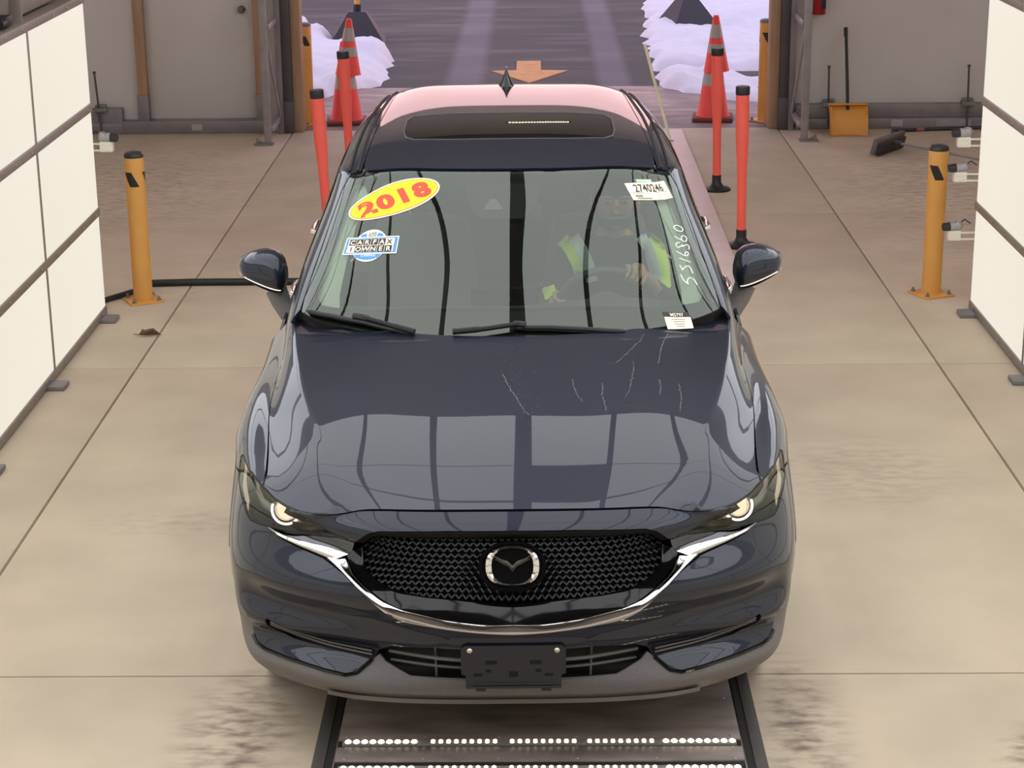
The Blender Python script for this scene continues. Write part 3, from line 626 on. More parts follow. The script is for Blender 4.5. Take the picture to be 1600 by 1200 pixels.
GP = {
    'ws': [(0.0, 0.8393), (0.2857, 0.8417), (0.4851, 0.8482), (0.6148, 0.8557), (0.6479, 0.8517), (0.6615, 0.8194), (0.6748, 0.7536), (0.6796, 0.5649), (0.6759, 0.3632), (0.6714, 0.2311), (0.6596, 0.1513), (0.5828, 0.1475), (0.475, 0.1403), (0.3641, 0.1382), (0.2437, 0.1337), (0.1204, 0.1297), (0, 0.126)],
    'frit_top': [(0.0, 0.7911), (0.2859, 0.7903), (0.4793, 0.8024), (0.5804, 0.809), (0.6103, 0.8019), (0.6669, 0.7921), (0.6615, 0.8194), (0.648, 0.8501), (0.6149, 0.8542), (0.4851, 0.8473), (0.2858, 0.8408), (0.0, 0.8384)],
    'frit_side': [(0.6103, 0.8019), (0.6218, 0.7721), (0.632, 0.6096), (0.6337, 0.4274), (0.6286, 0.3), (0.6201, 0.2479), (0.666, 0.1546), (0.6759, 0.3632), (0.6796, 0.5649), (0.6748, 0.7536), (0.6669, 0.7921)],
    'frit_bot': [(0.0, 0.2391), (0.2512, 0.2358), (0.4864, 0.2288), (0.5933, 0.2188), (0.6201, 0.2479), (0.6596, 0.1513), (0.5828, 0.1475), (0.475, 0.1403), (0.3641, 0.1382), (0.2437, 0.1337), (0.1204, 0.1297), (0, 0.126)],
    'sun': [(0.0, 1.1129), (0.2545, 1.1182), (0.3945, 1.1307), (0.4322, 1.1664), (0.4488, 1.2484), (0.4498, 1.4367), (0.4236, 1.5007), (0.2675, 1.5168), (0.0, 1.5166)],
    'roof_f': [(0.0, 0.8562), (0.2868, 0.86), (0.4913, 0.8723), (0.5796, 0.8885), (0.5894, 0.9455), (0.5899, 1.0195), (0.5856, 1.1844), (0.5832, 1.316), (0.4509, 1.3195), (0.4507, 1.2432), (0.4341, 1.1623), (0.3946, 1.1255), (0.2546, 1.1128), (0.0, 1.1075)],
    'roof_r': [(0.0, 1.5208), (0.2675, 1.521), (0.4255, 1.5051), (0.4536, 1.4366), (0.4509, 1.3195), (0.5832, 1.316), (0.5775, 1.6284), (0.5702, 2.0255), (0.557, 2.4358), (0.2973, 2.4597), (0.0, 2.4597)],
    'pil': [(0.6695, 0.1547), (0.6802, 0.3633), (0.6831, 0.5651), (0.6784, 0.7539), (0.6651, 0.8198), (0.6512, 0.8586), (0.5985, 0.8878), (0.5934, 1.0261), (0.5868, 1.3161), (0.581, 1.6288), (0.574, 2.0292), (0.5615, 2.4549), (0.6693, 2.4549), (0.7273, 2.4358), (0.7502, 2.0542), (0.7627, 1.6393), (0.7689, 1.2838), (0.7752, 0.968), (0.7636, 0.786), (0.7667, 0.5802), (0.7671, 0.41), (0.7709, 0.2559), (0.8565, 0.1719), (1.0067, 0.1719), (1.0067, 0.0607), (0.7141, 0.0681)],
    'trimA': [(0.5592, 0.7793), (0.5681, 0.5958), (0.5662, 0.4313), (0.5596, 0.3017), (0.5488, 0.2406), (0.5942, 0.1949), (0.6746, 0.1548), (0.6828, 0.3625), (0.6857, 0.5652), (0.6669, 0.7921), (0.6318, 0.8256), (0.5803, 0.8165)],
    'cover': [(-0.1755, 0.7899), (-0.1656, 0.7458), (-0.1404, 0.6608), (-0.1004, 0.6264), (0.0502, 0.6266), (0.0903, 0.6611), (0.1105, 0.7463), (0.1205, 0.7903)],
    'camwin': [(-0.1004, 0.666), (-0.0251, 0.6664), (-0.0523, 0.7166), (-0.0744, 0.7165)],
    'ant': [(0.0, 2.245)],
}
SF = Net(FRONT, 3, FRONT_W, [9]); SR = Net(ROOF, vb=[4])

def paint():
    m = mat('navy_paint', (29, 34, 49), .4, .3, Coat_Weight=1.0, Coat_Roughness=.015, Coat_IOR=1.42, Specular_IOR_Level=.35)
    return m
M_paint = paint()
M_gblack = mat('gloss_black', (12, 12, 14), .08)
M_clad = noisy(mat('textured_black_plastic', (116, 112, 111), .5), (102, 98, 97), 120, .5, 2)
M_blk = mat('matt_black', (20, 19, 21), .6)
M_mesh = mat('grille_black', (16, 15, 17), .4)
M_chrome = mat('chrome', (222, 220, 216), .07, 1.)
M_dchrome = mat('dark_chrome', (96, 96, 98), .12, 1.)
M_ws = glass('windscreen_glass', (.72, .84, .72, 1), 1.87)
M_sg = glass('side_glass', (.66, .78, .66, 1), 1.5)
M_privacy = glass('privacy_glass', (.20, .24, .21, 1), 1.5)
M_lens2 = glass('lamp_cover', (.93, .94, .93, 1), 1.45)
M_lampin = mat('lamp_inside', (214, 210, 202), .4, .1)
M_proj = emis('lamp_projector_glow', (255, 226, 188), 1.25)
M_drl = emis('running_light_glow', (255, 244, 230), 1.3)
M_trim = mat('interior_dark', (84, 84, 82), .7)
M_seat = mat('seat_leather', (84, 84, 84), .55)
M_liner = mat('headliner', (214, 212, 204), .9)

car = thing('car', 'dark navy suv facing the camera on the inspection lane', 'car', (-.077, 5.38, 0), .0122)

# ---- bonnet, nose, bumper, wings
skin_panel('hood', SF, full(FP['hood']), M_paint, car, .025, .0015)
skin_panel('nose_panel', SF, full(FP['nose']), M_paint, car, .018, .001)
skin_panel('front_bumper', SF, full(FP['bumper']), M_paint, car, .018, .0012)
for s in (1, -1): skin_panel('fender', SF, FP['fender'], M_paint, car, .025, .0015, side=s)
for s in (1, -1): skin_panel('arch_cladding', SF, FP['arch'], M_clad, car, .03, 0, .006, .03, side=s)
skin_panel('bumper_cladding', SF, full(FP['clad']), M_clad, car, .02, 0, -.004, .012)
# skid edge: a lighter fold along the lower lip
rows = []
for k in range(41):
    u = -.62 + 1.24 * k / 40; P = SF([u] * 3, [.028, .012, .0]); N = SF.nrm([u] * 3, [.028, .012, .0]); o = (.004, .010, .0)
    rows.append([tuple(P[i] + N[i] * o[i]) for i in range(3)])
b = MB(); b.grid(rows); b.build('lip_strip', mat('lip_grey', (116, 110, 108), .45), car)
# dark liner just under the painted skin so that the joints read dark
skin_panel('inner_liner', SF, full(FP['liner']), M_blk, car, .04, 0, -.055, .0)
for s in (1, -1):                                                    # recessed slot beside the lower blade
    sl = skin_panel('bumper_slot', SF, FP['slot'], M_blk, car, .015, 0, -.018, .0, side=s)
    for q in (.33, .66):
        pts = []
        for k in range(15):
            t = k / 14; u = .80 + (.47 - .80) * t
            vu = np.interp(u, *np.array(FP['slot_hi']).T); vl = np.interp(u, *np.array(FP['slot_lo']).T)
            P = SF([s * u], [vl + (vu - vl) * q])[0] - SF.nrm([s * u], [vl])[0] * .008; pts.append(tuple(P))
        b = MB(); b.tube(pts, .0035, 6); b.build('slot_fin', M_clad, sl)
# edging of the lower blade
for s in (1, -1):
    pts = [tuple(SF([s * u], [v])[0]) for u, v in FP['edging']]
    b = MB(); b.tube(pts, .006, 8); b.build('blade_edging', M_gblack, car)

# ---- grille
def ribbon(name, A, B, m, bump, n=60, parent=car, k=6, off=.002, both=True, base=None):
    """raised moulding between two edge curves of the front surface"""
    def res(L):
        L = np.array(L); d = np.concatenate([[0], np.cumsum(np.linalg.norm(np.diff(L, axis=0), axis=1))]); t = np.linspace(0, d[-1], n)
        return np.stack([np.interp(t, d, L[:, 0]), np.interp(t, d, L[:, 1])], 1)
    def smooth(X):
        for _ in range(4): X[1:-1] = (X[:-2] + 2 * X[1:-1] + X[2:]) / 4
        return X
    A, B = smooth(res(A)), smooth(res(B)); mb = MB()
    for s in ((1, -1) if both is True else (both,)):
        rows = []
        for i in range(n):
            r = []
            for j in range(k + 1):
                t = j / k; uv = A[i] * (1 - t) + B[i] * t; P = SF([s * uv[0]], [uv[1]])[0]; N = SF.nrm([s * uv[0]], [uv[1]])[0]
                r.append(tuple(P + N * (off + bump(t))))
            r = [tuple(np.array(r[0]) - N * .015)] + r + [tuple(np.array(r[-1]) - N * .015)]
            rows.append(r)
        mb.grid(rows)
    return mb.build(name, m, parent, sharp=60)
trim = ribbon('chrome_trim', FP['bar_out'], FP['bar_in'], M_chrome, lambda t: float(np.interp(t, [0, .12, .25, .9, 1], [.003, .016, .019, -.001, -.006])), n=90, both=True)
for s in (1, -1):
    ribbon('chrome_wing', FP['wing_lo'], FP['wing_mid'], M_chrome, lambda t: float(np.interp(t, [0, .15, .3, 1], [.001, .010, .012, .006])), parent=trim, both=s)
    ribbon('upper_wing_trim', FP['wing_mid'], FP['wing_hi'], M_dchrome, lambda t: -.003 - .010 * t, parent=trim, both=s)
ribbon('grille_surround', FP['sur_out'], FP['sur_in'], M_gblack, lambda t: .004 - .036 * t, n=70)
ribbon('grille_header', FP['ghead_out'], FP['ghead_in'], M_blk, lambda t: -.001 - .03 * t, n=50)
mesh_poly = FP['mesh']
g = skin_panel('grille', SF, full(mesh_poly), M_blk, car, .03, 0, -.075, .0)
mp = full(mesh_poly); mb = MB(); pu, pv = .0240, .0200
cells = [(iu, iv) for iv in range(14) for iu in range(-25, 26)]
for iu, iv in cells:
    u = (iu + (.5 if iv % 2 else 0)) * pu; v = min(p[1] for p in mesh_poly) + iv * pv
    if not mask_inside(mp, np.array([u]), np.array([v]))[0]: continue
    def pt(du, dv, dp):
        return SF([u + du], [v + dv])[0] - SF.nrm([u], [v])[0] * dp
    for a, c in (((0, 0), (pu * .5, pv * .55)), ((0, 0), (-pu * .5, pv * .55)), ((0, 0), (0, -pv * .45))):
        p, q = pt(a[0], a[1], .030), pt(c[0], c[1], .040); d = q - p; n = SF.nrm([u], [v])[0]; s_ = np.cross(d, n); s_ = s_ / np.linalg.norm(s_) * .0026
        mb.add([p + s_, p - s_, q - s_, q + s_, p + s_ * 1.3 - n * .022, p - s_ * 1.3 - n * .022, q - s_ * 1.3 - n * .022, q + s_ * 1.3 - n * .022], [(0, 1, 2, 3), (0, 4, 5, 1), (1, 5, 6, 2), (2, 6, 7, 3), (3, 7, 4, 0)])
o = mb.build('grille_lattice', M_mesh, g, sharp=30); o['kind'] = 'stuff'
# emblem: oval dish, chrome oval ring and winged V
e = bpy.data.objects.new('emblem', None); COL.objects.link(e); e.parent = car
Pe = SF([0.], [FP['emb'][0][1]])[0]; Ne = SF.nrm([0.], [FP['emb'][0][1]])[0]
Ev = np.array([0, .46, .888]); ax = np.array([1., 0, 0]); ay = Ev / np.linalg.norm(Ev); az = np.cross(ax, ay)
EM = Matrix(((ax[0], ay[0], az[0], 0.), (ax[1], ay[1], az[1], Pe[1] - .008), (ax[2], ay[2], az[2], Pe[2] - .001), (0, 0, 0, 1)))
def ovalxy(a, rx, ry, p=2.35):
    c, s = math.cos(a), math.sin(a); return (math.copysign(abs(c) ** (2/p), c) * rx, math.copysign(abs(s) ** (2/p), s) * ry)
rows = [[(*ovalxy(2*math.pi*k/48, .102 * q, .076 * q, 2.2), z) for k in range(48)] for q, z in ((1.0, -.035), (1.0, .0), (.96, .008), (.9, .008), (.86, .002), (.4, .001), (.01, .001))]
b = MB(); b.grid([[tuple(EM @ Vector(p)) for p in r] for r in rows], True); b.build('emblem_dish', M_gblack, e)
pts = []; rr = []
rows = []
for k in range(56):
    a = 2*math.pi*k/56; wd = .0035 + .0052 * abs(math.cos(a)) ** 2.5; x, y = ovalxy(a, .0805, .060, 2.5); x2, y2 = ovalxy(a, .0805 - 2*wd, .060 - 1.7*wd, 2.3); 
    rows.append([tuple(EM @ Vector((x, y, .004))), tuple(EM @ Vector((x, y, .010))), tuple(EM @ Vector(((x+x2)/2, (y+y2)/2, .0165))), tuple(EM @ Vector((x2, y2, .010))), tuple(EM @ Vector((x2, y2, .004)))])
rows.append(rows[0]); b = MB(); b.grid(rows); b.build('emblem_ring', M_chrome, e)
b = MB()
for s in (1, -1):
    P0, P1, P2, P3 = (.069 * s, .037), (.038 * s, .018), (.013 * s, .007), (0, -.014)
    up = [(.066 * s, .040), (.040 * s, .0245), (.015 * s, .016), (.0, .002)]; lo = [(.070 * s, .031), (.038 * s, .012), (.012 * s, -.001), (0, -.018)]; md = [P0, P1, P2, (0, -.007)]
    b.grid([[tuple(EM @ Vector((*up[i], .006))), tuple(EM @ Vector((*md[i], .0165))), tuple(EM @ Vector((*lo[i], .006)))] for i in range(4)])
b.build('emblem_wings', M_chrome, e)
# lower intake with slats, plate bracket
lg = skin_panel('lower_grille', SF, full(FP['intake']), M_blk, car, .03, 0, -.07, .0)
vi0, vi1 = FP['intake'][-1][1], FP['intake'][0][1]
for q, r in ((.5, .006), (.24, .005), (.78, .004)):
    v = vi0 + (vi1 - vi0) * q
    pts = [tuple(SF([u], [v])[0] - np.array([0, -.02 - (.02 if q != .5 else 0), 0])) for u in np.linspace(-.41, .41, 25)]
    b = MB(); b.tube(pts, r, 8); b.build('slat', M_clad, lg)
for u in (-.26, -.13, .13, .26):
    b = MB(); b.tube([tuple(SF([u], [v])[0] + np.array([0, .04, 0])) for v in np.linspace(vi0, vi1, 3)], .004, 6); b.build('rib', M_clad, lg)
pb = bpy.data.objects.new('plate_bracket', None); COL.objects.link(pb); pb.parent = car
c0 = Vector((0, .030, .385)); BMx = Matrix.Translation(c0) @ Matrix.Rotation(math.pi/2 - .06, 4, 'X')
V_out = [(-.146, .075), (-.160, .066), (-.160, -.015), (-.146, -.02), (-.146, -.062), (.146, -.062), (.146, -.02), (.160, -.015), (.160, .066), (.146, .075)]
holes = [(-.068, .022, .036, .013), (.068, .022, .036, .013), (-.076, -.005, .018, .010), (.076, -.005, .018, .010), (-.108, -.018, .026, .010), (.108, -.018, .026, .010), (0, -.016, .028, .018)]
b = MB(); b.prism(V_out, -.004, .004, BMx); b.box((0, -.047, .006), (.25, .006, .006), .001, BMx); b.box((0, -.058, .005), (.29, .008, .006), .001, BMx); b.box((-.10, -.067, 0), (.03, .012, .006), .001, BMx); b.box((.10, -.067, 0), (.03, .012, .006), .001, BMx)
b.build('bracket_plate', mat('bracket_black', (46, 44, 48), .45), pb)
for x, y, w_, h_ in holes:
    b = MB(); b.box((x, y, .0035), (w_, h_, .002), 0, BMx); b.build('bracket_slot', mat('slot_black', (8, 8, 9), .8), pb)
for s in (1, -1):
    b = MB(); b.lathe([(0, 0), (.0085, 0), (.0085, .004), (.005, .007), (0, .007)], 16, BMx @ Matrix.Translation((s * .133, .061, .004)), False); b.build('screw', mat('screw_metal', (214, 208, 190), .3, .8), pb)

# ---- head lamps
hl = FP['headlight']
for s in (1, -1):
    h = skin_panel('headlight', SF, hl, M_lampin, car, .02, .001, -.04, .0, side=s)
    ed = [tuple(SF([s * u], [v])[0] - SF.nrm([s * u], [v])[0] * .004) for u, v in resample(hl, .02)]
    b = MB(); b.tube(ed, .0045, 6, True); b.build('lamp_rim', M_blk, h)
    skin_panel('lamp_bezel', SF, FP['bezel'], mat('bezel_dark', (58, 54, 52), .25, .3), h, .02, 0, -.025, .0, side=s)
    def at(u, v, d): return Vector(SF([s * u], [v])[0] - SF.nrm([s * u], [v])[0] * d)
    c = at(*FP['lamp'][0], .024); n = (Vector((0, -.9, .32)) + Vector((s * .12, 0, 0))).normalized(); q = n.to_track_quat('Z', 'Y').to_matrix().to_4x4(); T = Matrix.Translation(c) @ q
    b = MB(); b.lathe([(.036, -.02), (.036, .004), (.033, .008), (.030, .004), (.030, -.02)], 28, T, False); b.build('projector_ring', M_chrome, h)
    b = MB(); b.sphere((0, 0, -.006), (.030, .030, .018), 24, 12, T); b.build('projector', M_proj, h)
    arc = [T @ Vector((.046 * math.cos(a), .046 * math.sin(a), .0)) for a in np.linspace(math.radians(-200), math.radians(20), 30)]
    b = MB(); b.tube(arc, .0042, 8); b.build('running_light', M_drl, h)
    b = MB()
    for i in range(5):
        for j in range(4): b.sphere(tuple(at(FP['dots'][0][0] - .022 + i * .011, FP['dots'][0][1] - .016 + j * .009 + i * .003, .022)), .0038, 8, 6)
    o = b.build('reflector_dots', mat('amber_pink', (214, 150, 120), .2, .3), h); o['kind'] = 'stuff'
    skin_panel('lens_cover', SF, hl, M_lens2, h, .02, .002, -.001, .0, side=s)

# ---- windscreen, roof, pillars
ws = GP['ws']
wsc = skin_panel('windscreen', SR, full(ws), M_ws, car, .04, .001, 0, .0)
def frit_part(poly): return skin_panel('windscreen_border', SR, poly, mat('frit_black', (18, 17, 18), .5), wsc, .03, 0, -.004, .0)
frit_part(full(GP['frit_top']))
for s in (1, -1):
    skin_panel('windscreen_border', SR, GP['frit_side'], bpy.data.materials['frit_black'], wsc, .03, 0, -.004, .0, side=s)
frit_part(full(GP['frit_bot']))
sun, front_roof, rear_roof = GP['sun'], GP['roof_f'], GP['roof_r']
rp = skin_panel('roof_panel', SR, full(front_roof), M_paint, car, .03, .0005, 0, .01)
skin_panel('rear_roof', SR, full(rear_roof), M_paint, rp, .03, .0005, 0, .01)
sr = skin_panel('sunroof', SR, full(sun), mat('dark_glass', (14, 14, 15), .03), car, .03, .006, .001, .006)
b = MB(); b.tube([tuple(SR([u], [v])[0] + np.array([0, 0, .001])) for u, v in resample(full(sun), .03)], .0035, 6, True); b.build('sunroof_seal', mat('seal_grey', (72, 70, 70), .4), sr)
for s in (1, -1):                                                    # double roof moulding
    for u0, r in ((.618, .0055), (.668, .006)):
        pts = [tuple(SR([s * (u0 - .035 * max(0, (v - 1.6) / .8))], [v])[0] + np.array([0, 0, .002])) for v in np.linspace(.88 if u0 < .64 else .86, 2.40, 28)]
        b = MB(); b.tube(pts, r, 8); b.build('roof_moulding', M_blk, car)
    skin_panel('side_pillar', SR, GP['pil'], M_paint, car, .025, .001, 0, .012, side=s)
    for v in (1.42, 2.10):                                           # dark door pillars between the side panes
        skin_panel('door_pillar', SR, [(.80, v - .07), (1.18, v - .05), (1.18, v + .05), (.79, v + .07)], M_gblack, car, .04, 0, -.002, .01, side=s)
    win1 = [(.815, .60), (.805, .95), (.80, 1.25), (.797, 1.35), (1.175, 1.37), (1.175, .27), (.99, .175), (.87, .175), (.836, .265), (.82, .42)]
    win2 = [(.797, 1.49), (.795, 1.6), (.787, 2.0), (.785, 2.03), (1.175, 2.05), (1.175, 1.47)]
    win3 = [(.784, 2.17), (.768, 2.36), (1.175, 2.36), (1.175, 2.15)]
    for k, wp in enumerate((win1, win2, win3)): skin_panel('side_window', SR, wp, M_sg if k == 0 else M_privacy, car, .05, 0, -.006, .0, side=s)
fin = MB(); rows = []
for i in range(9):
    t = i / 8; z = .085 * t; hw = .036 * (1 - t) ** 1.5 + .003; y0 = .075 * t ** 1.3; ln = .16 * (1 - t) + .03
    rows.append([(hw * math.sin(2*math.pi*k/16), y0 + ln * .5 - ln * .5 * math.cos(2*math.pi*k/16), z) for k in range(16)])
fin.grid(rows, True); fin.add([rows[-1][k] for k in range(16)], [tuple(range(16))])
fp = SR([0.], [GP['ant'][0][1]])[0]; a_ = fin.build('antenna', M_gblack, car, loc=(-.012, fp[1] - .06, fp[2] - .006))
skin_panel('cowl_panel', SF, full(FP['cowl']), M_blk, car, .05, 0, -.02, .0)

# ---- wipers
def wiper(blade, arm, label):
    wr = bpy.data.objects.new('wiper', None); COL.objects.link(wr); wr.parent = car
    def onglass(L, h): return [tuple(SR([u], [v])[0] + SR.nrm([u], [v])[0] * h) for u, v in L]
    def dens(L, n=20):
        L = np.array(L); d = np.concatenate([[0], np.cumsum(np.linalg.norm(np.diff(L, axis=0), axis=1))]); t = np.linspace(0, d[-1], n); return list(zip(np.interp(t, d, L[:, 0]), np.interp(t, d, L[:, 1])))
    B = dens(blade); b = MB(); b.tube(onglass(B, .016), [.004] + [.009] * 18 + [.005], 8); b.build('blade', M_blackpl, wr)
    b = MB(); b.tube(onglass(B, .006), .0035, 6); b.build('rubber_lip', M_blk, wr)
    A = dens(arm); b = MB(); b.tube(onglass(A, .028), [.009] * 12 + [.011] * 8, 8); b.build('arm', M_blk, wr)
    m_ = A[0]; b = MB(); b.tube(onglass([(m_[0] - .02, m_[1]), m_, (m_[0] + .02, m_[1] - .004)], .024), .013, 8); b.build('blade_clip', M_blackpl, wr)
wiper(GLASS_UV['wipL'], GLASS_UV['wipLarm'], '')
wiper(GLASS_UV['wipR'], list(reversed(GLASS_UV['wipRarm'])), '')

# ---- door mirrors
for s in (1, -1):
    mr = bpy.data.objects.new('door_mirror', None); COL.objects.link(mr); mr.parent = car
    rows_u, rows_l = [], []
    n = 18
    for i in range(n + 1):
        t = i / n; x = .855 + .195 * t
        e_ = math.sqrt(max(0, 1 - (2 * t - 1) ** 6)) ** .9 if 0 < t < 1 else .0
        top = 1.238 + .022 * math.sin(math.pi * min(1, t * 1.15) * .9) - .02 * t * t; bot = 1.086 + .075 * t ** 1.8; mid = 1.105 + .068 * t ** 1.5
        zc = (top + bot) / 2; hz = (top - bot) / 2 * max(.25, e_); dep = .115 * max(.12, e_) * (1 - .25 * t)
        yc = 1.90 + .045 * t; r = []
        for k in range(28):
            a = 2 * math.pi * k / 28; cz, cy = math.sin(a), math.cos(a)
            pz = math.copysign(abs(cz) ** .75, cz); py = math.copysign(abs(cy) ** .75, cy)
            r.append((s * x, yc - dep * py if py > 0 else yc - dep * .35 * py, zc + hz * pz))
        rows_u.append(r)
    b = MB(); b.grid(rows_u, True); b.add(rows_u[0], [tuple(range(28))]); b.add(rows_u[-1], [tuple(range(28))])
    mc = b.build('mirror_cap', M_paint, mr, sharp=60)
    b = MB()                                                         # dark lower shell
    rows = []
    for i in range(1, n):
        t = i / n; ru = rows_u[i]; r = []
        for k in range(28):
            x, y, z = ru[k]; zb = 1.106 + .060 * t ** 1.6
            if z < zb: r.append((x, y, z))
        r = sorted(r, key=lambda p: p[1]) or [ru[21]]
        rr_ = [np.array(r[0]) + (np.array(r[-1]) - np.array(r[0])) * j / 7 for j in range(8)]
        L = np.array(r); ii = np.linspace(0, len(r) - 1, 8); rr_ = [(L[:, 0][0], np.interp(q, range(len(r)), L[:, 1]), np.interp(q, range(len(r)), L[:, 2])) for q in ii]
        rows.append([(x, y - (.004 if y < 1.93 else -.002), z - .003) for x, y, z in rr_])
    b.grid(rows); b.build('mirror_shell', M_clad, mr, sharp=60)
    pts = []
    for i in range(2, n):
        t = i / n; zb = 1.112 + .060 * t ** 1.6; r = rows_u[i]; c = min((p for p in r if p[1] < 1.9 + .045 * t), key=lambda p: abs(p[2] - zb)); pts.append((c[0], c[1] - .003, zb))
    b = MB(); b.tube(pts, .0032, 6); b.build('turn_signal', M_chrome, mr)
    b = MB(); b.tube([(s * .905, 1.90, 1.10), (s * .885, 1.89, 1.05), (s * .86, 1.88, 1.005), (s * .835, 1.87, .985)], [.042, .038, .034, .036], 14); b.build('mirror_foot', M_clad, mr, sharp=60)
    b = MB(); b.box((s * .945, 1.955, 1.165), (.12, .006, .085), .002); b.build('mirror_glass', mat('mirror_silver', (210, 214, 218), .02, 1.), mr)

# ---- body sides, rear, wheels, underbody (mostly hidden from the front)
def side_x(y, z):
    x = np.interp(z, [.2, .30, .45, .62, .80, .90, 1.0, 1.12], [.855, .868, .886, .898, .898, .890, .872, .838])
    return x - .22 * np.maximum(0, y - 3.75) ** 2 - .012 * np.clip((y - 2.0), 0, 1) * np.clip((z - .9) / .2, 0, 1)
class SideNet:
    uk = [-9, 9]; vk = [0, 9]
    def __init__(s, sg): s.sg = sg
    def __call__(s, u, v): u = np.abs(np.asarray(u, float)); v = np.asarray(v, float); return np.stack([s.sg * side_x(u, v), u, v], 1)
    def nrm(s, u, v):
        u = np.abs(np.asarray(u, float)); v = np.asarray(v, float)
        dy = (side_x(u + .01, v) - side_x(u - .01, v)) / .02; dz = (side_x(u, v + .01) - side_x(u, v - .01)) / .02
        n = np.stack([s.sg * np.ones_like(u), -dy, -dz], 1); return n / np.linalg.norm(n, axis=1)[:, None]
def arc(cy, r, a0, a1, n=12): return [(cy + r * math.cos(math.radians(a0 + (a1 - a0) * k / n)), .36 + r * math.sin(math.radians(a0 + (a1 - a0) * k / n))) for k in range(n + 1)]
for s in (1, -1):
    SN = SideNet(s)
    skin_panel('lower_wing', SN, arc(.93, .43, -20, 35, 8) + [(1.45, .70), (1.69, .70), (1.69, .26)], M_paint, car, .06, .001, 0, .01)
    fd = skin_panel('front_door', SN, [(1.70, .27), (2.72, .27), (2.74, 1.07), (1.80, 1.02), (1.70, .98)], M_paint, car, .05, .002, 0, .01)
    rd_ = skin_panel('rear_door', SN, [(2.73, .27), (3.18, .27)] + arc(3.63, .43, 175, 110, 8) + [(3.62, 1.10), (2.75, 1.07)], M_paint, car, .05, .002, 0, .01)
    skin_panel('rear_quarter', SN, arc(3.63, .43, 112, -10, 12) + [(4.30, .30), (4.32, 1.05), (4.05, 1.14), (3.63, 1.10)], M_paint, car, .05, .002, 0, .01)
    for dpar, y, zz in ((fd, 2.55, .93), (rd_, 3.45, .985)):
        x = side_x(y, zz) - (.012 if zz < .95 else 0); b = MB(); b.tube([(s * x, y - .13, zz), (s * (x + .035), y - .10, zz + .005), (s * (x + .04), y, zz + .005), (s * (x + .035), y + .09, zz + .005), (s * x, y + .11, zz)], .013, 10); b.build('door_handle', M_chrome, dpar)
    b = MB(); b.box((s * .855, 2.28, .245), (.07, 1.86, .11), .02); b.build('sill_cladding', M_clad, car)
tail = Net([[p for p in ROOF[-1][:5]] + [(.71, 3.95, 1.30), (.82, 4.0, 1.14), (.83, 4.05, .9)],
            [(0, 4.18, 1.34), (.25, 4.18, 1.34), (.42, 4.17, 1.33), (.56, 4.14, 1.31), (.63, 4.10, 1.28), (.73, 4.1, 1.18), (.81, 4.1, 1.08), (.84, 4.1, .85)],
            [(0, 4.36, 1.10), (.27, 4.36, 1.10), (.46, 4.35, 1.10), (.62, 4.32, 1.08), (.71, 4.28, 1.06), (.78, 4.24, 1.02), (.83, 4.2, .95), (.85, 4.16, .78)],
            [(0, 4.47, .85), (.28, 4.47, .85), (.5, 4.46, .85), (.66, 4.43, .84), (.76, 4.38, .83), (.82, 4.33, .81), (.85, 4.25, .77), (.86, 4.2, .65)],
            [(0, 4.54, .58), (.28, 4.54, .58), (.5, 4.53, .58), (.68, 4.5, .58), (.78, 4.44, .58), (.83, 4.37, .57), (.86, 4.28, .55), (.865, 4.2, .5)],
            [(0, 4.46, .28), (.28, 4.46, .28), (.5, 4.45, .28), (.68, 4.42, .28), (.78, 4.37, .28), (.82, 4.3, .28), (.85, 4.24, .28), (.86, 4.15, .28)]])
U_, V_ = tail.uk[-1], tail.vk[-1]
skin_panel('tailgate', tail, full([(0, .42), (U_ * .8, .42), (U_ * .8, V_ * .74), (0, V_ * .74)]), M_paint, car, .06, .002, 0, .01)
skin_panel('rear_bumper', tail, full([(0, V_ * .75), (U_ * .8, V_ * .75), (U_ * .98, V_ * .7), (U_ * .98, V_ * .99), (0, V_ * .99)]), M_clad, car, .06, .002, 0, .01)
skin_panel('rear_window', tail, full([(0, .01), (U_ * .68, .01), (U_ * .72, .41), (0, .41)]), M_privacy, car, .06, .002, 0, .0)
for s in (1, -1):
    skin_panel('tail_lamp', tail, [(U_ * .81, .5), (U_ * .97, .42), (U_ * .97, .75), (U_ * .81, .75)], mat('tail_red', (150, 18, 20), .15), car, .04, .002, 0, .01, side=s)
    for y in (.93, 3.63):
        wl = bpy.data.objects.new('wheel', None); COL.objects.link(wl); wl.parent = car; wl.location = (s * .772, y, .36)
        T = Matrix.Rotation(math.pi/2, 4, 'Y')
        b = MB(); b.lathe([(.235, -.09), (.30, -.108), (.345, -.10), (.359, -.07), (.36, 0), (.359, .07), (.345, .10), (.30, .108), (.235, .09)], 40, T, False); b.build('tyre', mat('tyre_rubber', (34, 33, 33), .8), wl)
        b = MB(); b.lathe([(.236, -.09), (.225, -.06), (.215, 0), (.225, .06), (.236, .09)], 40, T, False)
        for k in range(10):
            a = 2*math.pi*k/10; b.box((s * .07, .13 * math.cos(a), .13 * math.sin(a)), (.03, .20, .032), .006, rot=None, M=None) if False else b.add(*(lambda m: ([tuple(Matrix.Rotation(a, 4, 'X') @ Vector(p)) for p in m.v], m.f))(MB().box((s * .07, .125, 0), (.03, .20, .034), .006)))
        b.lathe([(.0, s * .085), (.055, s * .08), (.06, s * .05)], 24, T, False); b.build('rim', mat('rim_grey', (96, 96, 98), .3, .8), wl)
b = MB(); b.box((0, 2.3, .27), (1.30, 3.7, .12), .03); b.box((0, 1.0, .55), (1.15, 1.1, .45), .05); b.build('underbody', M_blk, car)

